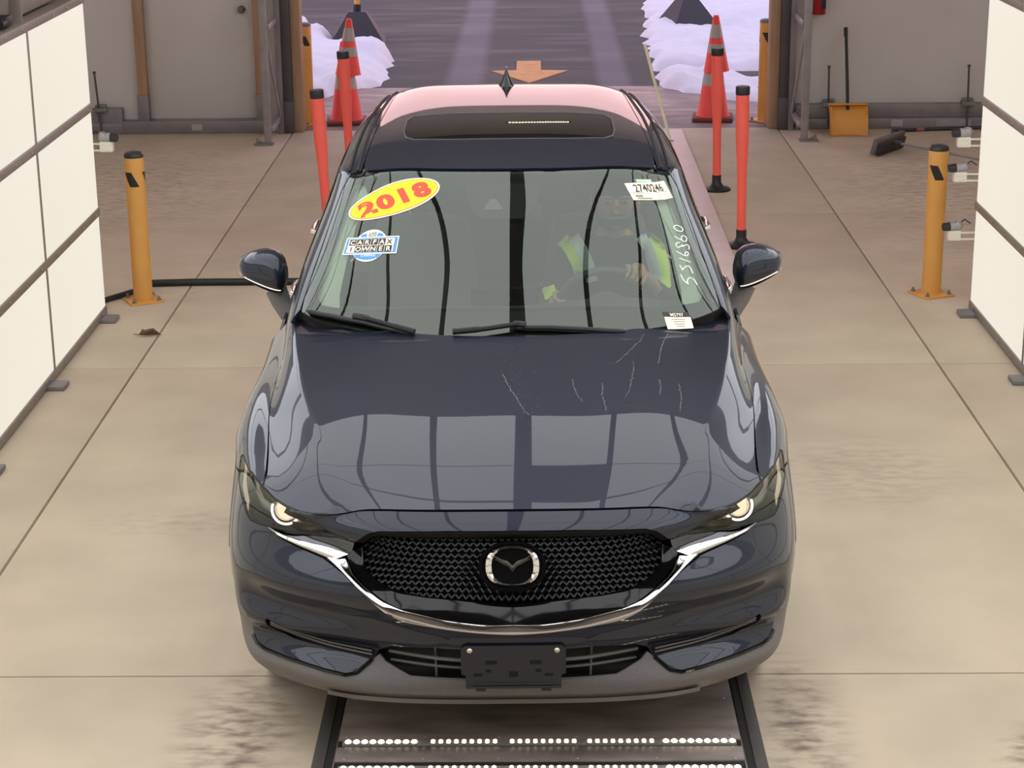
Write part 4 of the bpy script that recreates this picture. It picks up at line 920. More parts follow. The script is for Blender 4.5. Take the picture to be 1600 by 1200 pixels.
# ---- cabin
b = MB(); rows = []
for i in range(25):
    x = -.78 + 1.56 * i / 24; f = 1 - (abs(x) / .78) ** 3
    rows.append([(x, 1.34 + .26 * (x/.78) ** 2, 1.05), (x, 1.50 + .14 * (x/.78) ** 2, 1.075), (x, 1.66 + .06 * (x/.78)**2, 1.085 + .03 * math.exp(-((x - .37) / .22) ** 2)), (x, 1.76, 1.06 + .03 * math.exp(-((x - .37) / .22) ** 2)), (x, 1.78, .95), (x, 1.80, .70)])
b.grid(rows); dash = b.build('dashboard', M_trim, car)
b = MB(); b.box((-.02, 1.70, 1.10), (.26, .02, .10), .01); b.build('display_screen', mat('screen_black', (18, 20, 22), .15), dash)
b = MB(); b.box((0, 2.3, .36), (1.36, 2.2, .06), .02); b.build('cabin_floor', M_trim, car)
for x in (-.37, .37):
    st = bpy.data.objects.new('seat', None); COL.objects.link(st); st.parent = car; st.location = (x, 2.35, 0)
    b = MB(); b.box((0, -.08, .53), (.50, .52, .16), .06); b.box((-.22, -.08, .57), (.07, .48, .16), .03); b.box((.22, -.08, .57), (.07, .48, .16), .03); b.build('cushion', M_seat, st)
    rows = []
    for i in range(12):
        t = i / 11; z = .58 + .62 * t; y = .16 + .20 * t; hw = .24 - .05 * t ** 3; th = .07
        rows.append([(hw * math.cos(2*math.pi*k/20), y + th * math.sin(2*math.pi*k/20) - .03 * abs(math.cos(2*math.pi*k/20)) ** 3, z) for k in range(20)])
    b = MB(); b.grid(rows, True); b.add(rows[-1], [tuple(range(20))]); b.build('backrest', M_seat, st)
    b = MB(); b.sphere((0, .40, 1.30), (.135, .055, .095), 20, 12); b.build('headrest', M_seat, st)
    b = MB()
    for q in (-.05, .05): b.cyl((q, .385, 1.18), (q, .395, 1.27), .007, n=8)
    b.build('headrest_post', M_chrome, st)
b = MB(); b.box((0, 3.2, .55), (1.2, .5, .18), .07); b.box((0, 3.45, .90), (1.2, .16, .62), .06); b.build('rear_bench', M_seat, car)
for s in (1, -1):
    b = MB(); b.box((s * .80, 2.6, .72), (.05, 1.9, .62), .02); b.build('door_lining', M_trim, car)
liner = full([(0, .86), (.6, .90), (.60, 1.6), (.57, 2.4), (0, 2.4)]); skin_panel('headliner', SR, liner, M_liner, car, .08, 0, -.035, .0)
for s in (1, -1):
    skin_panel('pillar_lining', SR, GP['trimA'], M_liner, car, .03, 0, -.03, .0, side=s)
# steering wheel
sw = bpy.data.objects.new('steering_wheel', None); COL.objects.link(sw); sw.parent = car
WM = Matrix.Translation((.365, 1.80, 1.035)) @ Matrix.Rotation(math.radians(114), 4, 'X')
b = MB(); b.tube([WM @ Vector((.187 * math.cos(a), .187 * math.sin(a), 0)) for a in np.linspace(0, 2*math.pi, 40)[:-1]], .0155, 10, True); b.build('wheel_rim', M_seat, sw)
b = MB(); b.sphere((0, 0, -.02), (.075, .065, .035), 18, 10, WM); b.build('wheel_hub', M_trim, sw)
for a in (0, math.pi, -math.pi/2):
    b = MB(); b.tube([WM @ Vector((.06 * math.cos(a), .06 * math.sin(a), -.02)), WM @ Vector((.18 * math.cos(a), .18 * math.sin(a), 0))], .014, 8); b.build('spoke', M_dchrome, sw)
# sensor cover behind the glass and inside mirror
sc_ = bpy.data.objects.new('sensor_cover', None); COL.objects.link(sc_); sc_.parent = car
def gl(u, v, d): return tuple(SR([u], [v])[0] - SR.nrm([u], [v])[0] * d)
skin_panel('cover_shell', SR, GP['cover'], mat('cover_grey', (50, 50, 50), .6), sc_, .03, 0, -.012, .03)
skin_panel('camera_window', SR, GP['camwin'], mat('camera_grey', (128, 134, 128), .4), sc_, .02, 0, -.010, .0)
b = MB(); b.box((-.0, 1.86, 1.40), (.24, .02, .065), .012); b.build('mirror_back', M_trim, sc_)

# ---- stickers and writing on the windscreen
def on_glass(frame, d, S=SR):
    (u0, v0), (u1, v1), (u2, v2) = frame
    def f(pts):
        pts = np.array(pts, float); u = u0 + pts[:, 0] * (u1 - u0) + pts[:, 1] * (u2 - u0); v = v0 + pts[:, 0] * (v1 - v0) + pts[:, 1] * (v2 - v0)
        return [tuple(p) for p in (S(u, v) + S.nrm(u, v) * d)]
    return f
def patch(name, f, poly, m, parent, sp=.12):
    V, T = tri2d(poly, sp); b = MB(); b.add(f(V), T); return b.build(name, m, parent, sharp=None)
def letters(name, f, s, m, parent, cx, base, h, wscale=1., bold=0., space=1., shear=0., rot=0.):
    vs, fs = text_geo(s, 1.0, bold, space, shear); k = h / .72
    c, sn = math.cos(rot), math.sin(rot)
    P = [(x * k * wscale, y * k) for x, y in vs]; P = [(cx + x * c - y * sn, base + x * sn + y * c) for x, y in P]
    b = MB(); b.add(f(P), fs); return b.build(name, m, parent, sharp=None)
S_yel = mat('sticker_yellow', (255, 214, 6), .4); S_red = mat('sticker_red', (238, 72, 44), .4); S_cream = mat('sticker_cream', (244, 232, 208), .5); S_blk = mat('sticker_black', (46, 40, 38), .5); S_blue = mat('sticker_blue', (72, 150, 214), .4); S_orange = mat('sticker_orange', (214, 96, 40), .5)
ell = lambda r, q=1., n=40: [(r * math.cos(2*math.pi*k/n), r * q * math.sin(2*math.pi*k/n)) for k in range(n)]
f = on_glass(GLASS_UV['year'], .0015)
ys = patch('year_sticker', f, ell(1.04, 1.03), S_cream, car); ys['label'] = 'yellow oval sticker with red 2018'
patch('sticker_line', on_glass(GLASS_UV['year'], .0018), ell(1.0, .98), S_orange, ys); patch('sticker_face', on_glass(GLASS_UV['year'], .0021), ell(.985, .96), S_yel, ys)  # thin orange line printed round the yellow face
fy = on_glass(GLASS_UV['year'], .0026)
letters('year_digits', fy, '2018', S_red, ys, .01, -.46, .92, .54, .06, 1.18)
fo = lambda d: on_glass(GLASS_UV['owner'], d)
os_ = patch('history_sticker', fo(.0015), [(.63 * math.cos(a), 1.80 * math.sin(a) + .02) for a in np.linspace(0, 2*math.pi, 41)[:-1]], S_cream, car); os_['label'] = 'blue and white round sticker with a banner of lettered tiles'
patch('lower_arc', fo(.0018), [(-.52, -.9), (.52, -.9), (.44, -1.22)] + [(.44 - .88 * k / 16, -1.22 - (.30 * math.sin(math.pi * k / 16)) - (.12 if k % 2 else 0)) for k in range(1, 16)] + [(-.44, -1.22)], S_blue, os_, .2)
patch('upper_arc', fo(.0018), [(-.44, .98), (-.18, .98), (-.22, 1.42), (-.40, 1.3)], S_blue, os_, .2); patch('upper_arc', fo(.0018), [(.44, .98), (.18, .98), (.22, 1.42), (.40, 1.3)], S_blue, os_, .2)
patch('banner_edge', fo(.0020), [(-.96, -1.02), (1.04, -.90), (1.04, 1.0), (-.96, .98)], S_cream, os_, .3); patch('banner', fo(.0023), [(-.92, -.88), (1.0, -.78), (1.0, .88), (-.92, .86)], S_blue, os_, .3)
patch('banner_inner', fo(.0026), [(-.83, -.78), (.89, -.70), (.89, .76), (-.83, .76)], S_cream, os_, .3)
for row, (txt, y0, y1) in enumerate((('CARFAX', .04, .72), ('1OWNER', -.72, -.03))):
    for i, ch in enumerate(txt):
        x0 = -.79 + i * .275; dark = not ((row == 0 and i == 5) or (row == 1 and i == 0))
        if dark: patch('letter_tile', fo(.0029), [(x0, y0), (x0 + .255, y0), (x0 + .255, y1), (x0, y1)], S_blk, os_, .3)
        letters('letter', fo(.0033), ch, S_cream if dark else S_blk, os_, x0 + .127, y0 + .10, .48, .40, .03)
letters('small_lettering', fo(.0021), 'CAR', S_blk, os_, 0.02, 1.26, .26, .42, .01); letters('small_lettering', fo(.0021), 'FOX', S_blk, os_, 0.02, .98, .26, .42, .01)
letters('small_lettering', fo(.0021), 'CARFAX', S_cream, os_, .03, -1.22, .24, .42, .015)
def quad_frame(q, d):
    q = [np.array(p) for p in q]                                     # TL TR BR BL -> unit square, y up
    def f(pts):
        pts = np.array(pts, float); a, c = pts[:, :1], pts[:, 1:]
        uv = q[3] * (1-a) * (1-c) + q[2] * a * (1-c) + q[1] * a * c + q[0] * (1-a) * c
        return [tuple(p) for p in (SR(uv[:, 0], uv[:, 1]) + SR.nrm(uv[:, 0], uv[:, 1]) * d)]
    return f
def rect(x0, y0, x1, y1): return [(x0, y0), (x1, y0), (x1, y1), (x0, y1)]
tg = patch('stock_tag', quad_frame(GLASS_UV['tag'], .0015), rect(0, 0, 1, 1), S_cream, car, .3); tg['label'] = 'white paper tag with the number 2740246'
patch('tag_hook', quad_frame(GLASS_UV['tab'], .0010), rect(0, 0, 1, 1), mat('pale_green', (184, 212, 178), .5), tg, .4)
ft = quad_frame(GLASS_UV['tag'], .0022)
letters('tag_number', ft, '2740246', S_blk, tg, .50, .47, .44, .33, .010, 1.0)
for i, (x0, y0, x1, y1) in enumerate(((.06, .40, .33, .425), (.60, .40, .92, .42), (.62, .26, .95, .275), (.10, .17, .26, .30), (.12, .06, .44, .13), (.62, .12, .94, .135))):
    patch('fine_print', ft, rect(x0, y0, x1, y1), mat('print_grey', (150, 140, 130), .6), tg, .5)
pm = patch('lot_permit', quad_frame(GLASS_UV['permit'], .0015), rect(0, 0, 1, 1), S_cream, car, .3); pm['label'] = 'cream paper permit headed M5797'
hd = [GLASS_UV['permith'][0], GLASS_UV['permith'][1], GLASS_UV['permit'][1], GLASS_UV['permit'][0]]
patch('permit_header', quad_frame(hd, .0012), rect(0, 0, 1, 1), S_blk, pm, .3); letters('permit_number', quad_frame(hd, .002), 'M5797', S_cream, pm, .5, .16, .68, .19, .02)
for i in range(4): patch('fine_print', quad_frame(GLASS_UV['permit'], .002), rect(.25 + .04 * i, .76 - .19 * i, .75 - .02 * i, .82 - .19 * i), bpy.data.materials['print_grey'], pm, .5)
hw = bpy.data.objects.new('paint_pen_number', None); COL.objects.link(hw); hw.parent = car; hw['label'] = 'number 5516360 handwritten in white'
S_ink = mat('white_ink', (250, 250, 246), .5)
for k in ('d5b', 'd5a', 'd1', 'd6b', 'd3', 'd6a', 'd0'):
    L = np.array(GLASS_UV[k]); d = np.concatenate([[0], np.cumsum(np.linalg.norm(np.diff(L, axis=0), axis=1))]); Q = L
    for _ in range(3 if len(L) > 2 else 0):                          # corner cutting: a round pen line through the strokes
        M_ = np.empty((2 * (len(Q) - 1) + 2, 2)); M_[0] = Q[0]; M_[-1] = Q[-1]; M_[1:-1:2] = .8 * Q[:-1] + .2 * Q[1:]; M_[2:-1:2] = .2 * Q[:-1] + .8 * Q[1:]; Q = M_
    b = MB(); b.tube([tuple(p) for p in (SR(Q[:, 0], Q[:, 1]) + SR.nrm(Q[:, 0], Q[:, 1]) * .001)], .0021, 6); b.build('pen_stroke', S_ink, hw)
# dried water marks on the bonnet
S_mark = mat('dried_water', (118, 116, 118), .6); wm = MB()
for k, L in HOOD_UV.items():
    L = np.array(L); d = np.concatenate([[0], np.cumsum(np.linalg.norm(np.diff(L, axis=0), axis=1))]); t = np.linspace(0, d[-1], 40); Q = np.stack([np.interp(t, d, L[:, 0]), np.interp(t, d, L[:, 1])], 1)
    random.seed(k); Q[:, 0] += [random.gauss(0, .0015) for _ in t]; rows = []
    for q in Q:
        w_ = .0012 * random.uniform(.2, 1.3); rows.append([tuple(SF([q[0] - w_], [q[1]])[0] + SF.nrm([q[0]], [q[1]])[0] * .0004), tuple(SF([q[0] + w_], [q[1]])[0] + SF.nrm([q[0]], [q[1]])[0] * .0004)])
    wm.grid(rows)
random.seed(5)
for _ in range(150):
    t = random.random(); u, v = -.03 + .12 * t + random.gauss(0, .035), 1.60 - .62 * t + random.gauss(0, .05)
    if v < .75 or v > 1.6: continue
    P = SF([u], [v])[0] + SF.nrm([u], [v])[0] * .0004; r = random.uniform(.0006, .0016); wm.add([P + np.array([r*math.cos(a), r*math.sin(a)*1.6, 0]) for a in (0, 1.26, 2.5, 3.77, 5.0)], [(0, 1, 2, 3, 4)])
o = wm.build('water_mark', S_mark, car, sharp=None); o['kind'] = 'stuff'

# ------------------------------------------------------------------ bollards, posts and cones
def bollard(loc, label, rz, capm, top=True):
    t = thing('bollard', label, 'bollard', loc, rz, 'yellow bollards')
    b = MB(); b.lathe([(.057, .008), (.057, .87), (.055, .878)], 32); b.build('pipe', M_yel, t)
    b = MB(); b.lathe([(.058, .868), (.0575, .884), (.048, .896), (.02, .902), (.0, .903)], 32, None, False); b.build('cap', capm, t)
    b = MB(); b.box((0, 0, .006), (.20, .20, .012), .003); b.build('base_plate', M_yel, t)
    for sx in (-1, 1):
        for sy in (-1, 1):
            b = MB(); b.cyl((sx*.075, sy*.075, .012), (sx*.075, sy*.075, .022), .014, n=6); b.cyl((sx*.075, sy*.075, .02), (sx*.075, sy*.075, .036), .007, n=8); b.build('bolt', M_steel, t)
    for a0 in (0, 2.1, 4.2):                              # slanted black markers wrapped round the pipe
        rows = []
        for i in range(6):
            z = .70 + .085 * i / 5; rows.append([(.0578 * math.cos(a0 + (1 - i/5) * .75 + .95 * j/8), .0578 * math.sin(a0 + (1 - i/5) * .75 + .95 * j/8), z) for j in range(9)])
        b = MB(); b.grid(rows); b.build('black_marker', M_blackpl, t)
    return t
gcap = mat('grey_cap', (112, 116, 128), .5); bcap = mat('black_cap', (44, 42, 42), .4)
bollard((-2.345, 11.216, 0), 'yellow bollard beside the left light panels', 3.6, bcap)
bollard((2.345, 11.247, 0), 'yellow bollard beside the right light panels', 3.55, bcap)
bollard((-2.03, 17.28, 0), 'yellow bollard with a grey cap at the left of the open doorway', 4.0, gcap)
bollard((2.03, 17.28, 0), 'yellow bollard with a grey cap at the right of the open doorway', 4.0, gcap)
def delineator(loc, label, lean=0.):
    t = thing('delineator_post', label, 'post', loc, 0, 'orange posts along the lane')
    b = MB(); b.lathe([(.030, .10), (.031, .45), (.034, .55), (.041, .68), (.043, .75), (.043, 1.005)], 24); b.build('tube', M_org, t)
    b = MB(); b.lathe([(.0455, 1.0), (.046, 1.005), (.046, 1.048), (.043, 1.053), (0, 1.053)], 24, None, False); b.build('cap', M_blackpl, t)
    b = MB(); b.lathe([(.0, .0), (.105, .0), (.105, .012), (.092, .020), (.06, .026), (.045, .04), (.034, .06), (.034, .115), (.0, .116)], 28, None, False); b.build('base', M_blackpl, t)
    t.rotation_euler.y = lean; return t
delineator((1.345, 14.30, 0), 'orange post on a black disc base, right of the lane, nearer the doorway', -.015)
delineator((1.345, 12.50, 0), 'orange post on a black disc base standing behind the right wing mirror', -.015)
delineator((-1.375, 14.30, 0), 'orange post left of the lane in front of the stacked cones', -.03)
delineator((-1.36, 12.50, 0), 'orange post left of the lane ending behind the car roof pillar', -.045)
def cone_lower(loc, label, rz):
    t = thing('traffic_cone', label, 'cone', loc, rz, 'stacked traffic cones')
    b = MB(); b.lathe([(.150, .035), (.138, .06), (.092, .36), (.040, .70), (.036, .72)], 28); b.build('cone_body', M_cone, t)
    b = MB(); b.box((0, 0, .018), (.36, .36, .036), .012); b.build('cone_base', mat('cone_foot', (120, 52, 46), .7), t)
    b = MB(); b.lathe([(.1015, .31), (.0855, .415)], 28, None, False); b.build('reflective_band', M_refl, t); return t
def cone_upper(loc, label, tilt):
    t = thing('traffic_cone', label, 'cone', loc, 0, 'stacked traffic cones')
    b = MB(); b.lathe([(.117, 0), (.112, .004), (.026, .475), (.022, .487), (.0, .488)], 28, None, False); b.build('cone_body', M_cone, t)
    for z0, z1 in ((.165, .245), (.295, .41)):
        r = lambda z: .1137 - .1827 * z + .0008
        b = MB(); b.lathe([(r(z0), z0), (r(z1), z1)], 28, None, False); b.build('reflective_band', M_refl, t)
    t.rotation_euler = tilt; return t
cone_lower((-1.69, 17.35, 0), 'lower orange cone of the stack left of the doorway, on the floor', .1)
cone_upper((-1.665, 17.35, .435), 'upper orange cone pushed over the stack left of the doorway', (.02, .05, 0))
cone_lower((1.585, 17.38, 0), 'lower orange cone of the stack right of the doorway, on the floor', -.1)
cone_upper((1.61, 17.38, .435), 'upper orange cone pushed over the stack right of the doorway', (.02, -.03, 0))

# ------------------------------------------------------------------ outside: sign feet, snow, rod
def sign_foot(loc, label, rz, polem):
    t = thing('sign_base', label, 'sign base', loc, rz, 'black sign bases')
    b = MB(); b.add([(-.32, -.32, 0), (.32, -.32, 0), (.32, .32, 0), (-.32, .32, 0), (-.115, -.115, .33), (.115, -.115, .33), (.115, .115, .33), (-.115, .115, .33), (-.10, -.10, .35), (.10, -.10, .35), (.10, .10, .35), (-.10, .10, .35)],
          [(3, 2, 1, 0), (8, 9, 10, 11)] + [(i + 4 * k, (i + 1) % 4 + 4 * k, (i + 1) % 4 + 4 * k + 4, i + 4 * k + 4) for k in (0, 1) for i in range(4)])
    b.build('pyramid_foot', noisy(mat('black_foot', (58, 58, 66), .6), (48, 48, 54), 4, .4), t)
    b = MB(); b.cyl((0, 0, .35), (0, 0, .43), .045, n=16); b.build('collar', M_blackpl, t)
    b = MB(); b.cyl((0, 0, .43), (0, 0, 1.7), .032, n=16); b.build('pole', polem, t); return t
sign_foot((-2.085, 23.1, -.03), 'black pyramid sign base with a yellow pole, half behind the left snow bank', .05, M_yel)
sign_foot((1.86, 24.1, -.03), 'black pyramid sign base sunk in the right snow field', .35, M_dsteel)
def snow(name, label, poly, h, seed, sp=.07, lump=.12):
    random.seed(seed)
    poly = resample(poly, .25); poly = [(x + random.uniform(-.06, .06), y + random.uniform(-.05, .05)) for x, y in poly]
    V, T = tri2d(poly, sp); d = dist_poly(poly, V[:, 0], V[:, 1]); vs = []
    for (x, y), e in zip(V, d):
        k = min(1, e / .28); k = math.sqrt(k * (2 - k)) if k < 1 else 1
        n1 = noise.fractal(Vector((x * 1.1, y * .9, seed)), 1.0, 2.0, 4); n2 = noise.fractal(Vector((x * 4, y * 3, seed + 5)), 1.0, 2.1, 3)
        vs.append((x, y, -.035 + k * max(.02, h + lump * n1 + .035 * n2)))
    b = MB(); b.add(vs, T); return tag(b.build(name, M_snow, sharp=80), label, 'snow')
snow('snow_bank', 'snow bank heaped behind the cones at the left of the doorway', [(-6, 25.2), (-3.0, 25.0), (-2.5, 23.6), (-2.35, 22.6), (-1.72, 22.2), (-1.58, 21.4), (-1.52, 20.4), (-1.60, 19.6), (-1.80, 19.1), (-2.1, 18.65), (-2.6, 18.4), (-6, 18.3)], .16, 3)
snow('snow_field', 'snow field behind the right bollard, cut by a bare strip', [(1.38, 29), (1.50, 27), (1.36, 24.5), (1.27, 22.9), (1.30, 21.4), (1.25, 20.5), (6.5, 20.35), (7, 29)], .10, 11)
snow('snow_strip', 'lower snow strip beside the right cone stack, next to the apron', [(1.20, 20.1), (1.22, 19.4), (1.40, 18.9), (1.75, 18.45), (2.2, 18.2), (6.5, 18.2), (6.5, 20.15), (2.6, 20.1)], .09, 17)
t = thing('marker_rod', 'thin pale rod leaning left beside the right rear of the car', 'rod', (1.13, 16.2, 0))
b = MB(); b.tube([(0, 0, .02), (-.11, 0, .41), (-.225, 0, .83)], .0135, 10); b.build('rod', mat('pale_rod', (250, 248, 220), .5), t)
b = MB(); b.lathe([(0, 0), (.045, 0), (.045, .014), (.02, .03), (0, .032)], 20, Matrix.Translation((.0, 0, 0)), False); b.build('base', M_steel, t)
t = MB(); t.box((1.19, 14.1, .012), (.15, 5.3, .024), .006)
tag(t.build('floor_track', noisy(mat('track_metal', (222, 200, 198), .5), (204, 182, 180), 5, .5)), 'long pale pinkish strip fixed to the floor right of the car', 'floor strip')

# ------------------------------------------------------------------ tools and fittings along the right wall
t = thing('snow_pusher', 'yellow plastic snow shovel with a black handle leaning on the right wall', 'shovel', (2.665, 16.58, 0))
rows = []
for i in range(7):
    v = i / 6; z = .005 + .25 * v; y = -.10 + .16 * v * v; hw = .155 + .012 * v; cur = .035
    rows.append([(hw * (j/5 - 1), y - cur * (abs(j/5 - 1) ** 3) * 1.4 + .02, z) for j in range(11)])
b = MB(); b.grid(rows); b.grid([[(x, y + .012, z) for x, y, z in reversed(r)] for r in rows]); b.box((0, .03, .253), (.335, .05, .012), .004)
b.box((-.145, -.02, .12), (.012, .10, .22), .004, rot=('X', -.35)); b.box((.155, -.02, .12), (.012, .10, .22), .004, rot=('X', -.35)); b.build('blade', noisy(mat('yellow_plastic', (224, 160, 72), .45), (202, 140, 62), 5, .4), t)
b = MB(); b.tube([(0, .03, .20), (0, .10, .40), (-.003, .20, .68), (-.006, .265, .86)], [.014, .014, .013, .013], 12); b.build('handle', M_blackpl, t)
b = MB(); b.tube([(-.006, .25, .80), (-.007, .272, .872)], .017, 12); b.build('grip', M_blackpl, t)
t = thing('push_broom', 'grey wide push broom tipped on its edge on the floor by the right wall', 'broom', (2.86, 15.72, 0))
b = MB(); b.box((0, 0, .085), (.04, .52, .13), .008, rot=('Y', .25)); b.build('head_board', noisy(mat('grey_board', (122, 112, 108), .7), (96, 88, 86), 6, .6), t, rotz=-.62)
b = MB(); b.box((.03, 0, .06), (.03, .46, .10), .006, rot=('Y', .25)); b.build('bristles', mat('dark_bristle', (62, 56, 56), .9), t, rotz=-.62)
b = MB(); b.tube([(.03, 0, .09), (.48, -.5, .07), (.72, -.78, .06)], .010, 10); b.build('handle', M_lsteel, t)
b = MB(); b.cyl((.02, .02, .09), (.10, -.07, .085), .022, n=12); b.build('ferrule', M_dsteel, t)
t = thing('black_pole', 'black pole lying against the broom along the right wall', 'pole', (2.93, 15.95, .0))
b = MB(); b.tube([(0, 0, .14), (.3, -.03, .155), (.75, -.08, .175)], .016, 10); b.build('shaft', M_blackpl, t)
b = MB(); b.tube([(.2, -.02, .15), (.26, -.026, .153)], .018, 10); b.build('red_sleeve', mat('dull_red', (150, 78, 70), .6), t)
b = MB(); b.box((.01, 0, .07), (.03, .05, .14), .006); b.build('stand', M_dsteel, t)
for x, lab in ((2.535, 'threaded wall rod with a square plate beside the yellow shovel'), (3.735, 'threaded wall rod with a square plate near the right light panels'), (-3.78, 'threaded wall rod with a square plate near the left light panels')):
    t = thing('wall_anchor', lab, 'anchor rod', (x, YB - .135, 0), 0, 'threaded wall rods')
    b = MB(); b.cyl((0, 0, .02), (-.01 if x > 0 else -.03, .01, .54), .009, n=10); b.cyl((-.01 if x > 0 else -.03, .01, .53), (-.01 if x > 0 else -.03, .01, .55), .014, n=8); b.build('rod', M_dsteel, t)
    b = MB(); b.box((0, .03, .215), (.115, .09, .035), .006); b.box((0, .04, .245), (.10, .05, .03), .01); b.build('plate', mat('anchor_grey', (122, 124, 116), .6), t)
t = thing('fire_extinguisher', 'red cylinder hanging on the wall behind the right brace frame', 'extinguisher', (2.42, YB - .09, .985))
b = MB(); b.lathe([(0, 0), (.056, 0), (.062, .008), (.062, .36), (.05, .40), (.022, .425), (.022, .45), (0, .45)], 24, None, False); b.build('cylinder', mat('extinguisher_red', (150, 26, 30), .35), t)
b = MB(); b.box((.03, -.050, .10), (.05, .02, .09), .004); b.build('black_label', M_blackpl, t)
b = MB(); b.cyl((0, 0, .45), (0, 0, .49), .018, n=12); b.box((0, -.04, .50), (.02, .12, .015), .004); b.build('valve', M_dsteel, t)
# small camera heads on the ends of the light walls
def head(loc, sx, label):
    t = thing('sensor_camera', label, 'camera', loc, 0, 'small cameras on the light panels')
    b = MB(); b.box((0, 0, -.03), (.075, .05, .06), .006)
    for q in range(3):
        for p_ in range(2): b.cyl((-.024 + q * .024, -.024, -.045 + p_ * .028), (-.024 + q * .024, -.028, -.045 + p_ * .028), .008, n=8)
    b.build('mount_block', M_white, t)
    b = MB(); b.box((sx * .075, -.016, -.012), (.12, .02, .008)); b.box((sx * .075, -.016, -.05), (.12, .02, .008)); b.build('bracket_arm', M_white, t)
    b = MB(); b.cyl((sx * .03, 0, .02), (-sx * .03, -.01, .022), .026, n=16); b.sphere((sx * .02, 0, .025), .03, 14, 10); b.build('housing', M_lsteel, t)
    b = MB(); b.cyl((-sx * .028, -.01, .022), (-sx * .066, -.016, .02), .026, .022, n=16); b.build('lens', M_blackpl, t)
    b = MB(); b.tube([(sx * .03, .02, .03), (sx * .07, .05, .05), (sx * .10, .03, .03)], .004, 6); b.build('cable', M_blackpl, t)
head((2.42, 10.955, 1.0), 1, 'uppermost small camera on the end of the right light panels')
head((2.41, 10.955, .80), 1, 'middle small camera on the end of the right light panels')
head((2.395, 10.955, .46), 1, 'lowest small camera on the end of the right light panels')
head((-2.44, 10.955, 1.01), -1, 'small camera on the end of the left light panels')
# hose, leaf
t = MB(); t.tube([(-2.36, 11.55, .022), (-2.1, 11.57, .022), (-1.5, 11.57, .022), (-.9, 11.57, .022)], .022, 10)
tag(t.build('floor_hose', M_blackpl), 'black hose lying straight across the floor left of the car', 'hose')
t = MB(); t.tube([(-2.62, 11.10, .018), (-2.5, 11.27, .018), (-2.43, 11.38, .018)], .016, 10)
tag(t.build('floor_cable', M_blackpl), 'short black cable between the left light panels and the bollard', 'cable')
t = MB(); random.seed(4); rows = []
for i in range(9):
    a = 2 * math.pi * i / 8; rows.append([((.004 + q * .011 * (1 + .45 * math.cos(3 * a))) * math.cos(a) * 1.4, (.004 + q * .011 * (1 + .45 * math.cos(3 * a))) * math.sin(a), .008 + .012 * q * abs(math.sin(a * 1.5))) for q in range(4)])
t.grid(rows); t.tube([(0, 0, .008), (-.05, .02, .004), (-.09, .03, .006)], .002, 6)
tag(t.build('dry_leaf', mat('brown_leaf', (112, 78, 66), .8), loc=(-2.17, 10.45, 0)), 'curled brown leaf on the floor by the left light panels', 'leaf')
t = MB(); t.lathe([(0, 0), (.022, 0), (.022, .012), (.0, .03)], 16, Matrix.Translation((-2.505, 8.60, .51)) @ Matrix.Rotation(math.pi/2, 4, 'Y'), False)
tag(t.build('red_knob', mat('dark_red_knob', (120, 38, 26), .5)), 'small dark red knob on the nearest left light panel', 'knob')

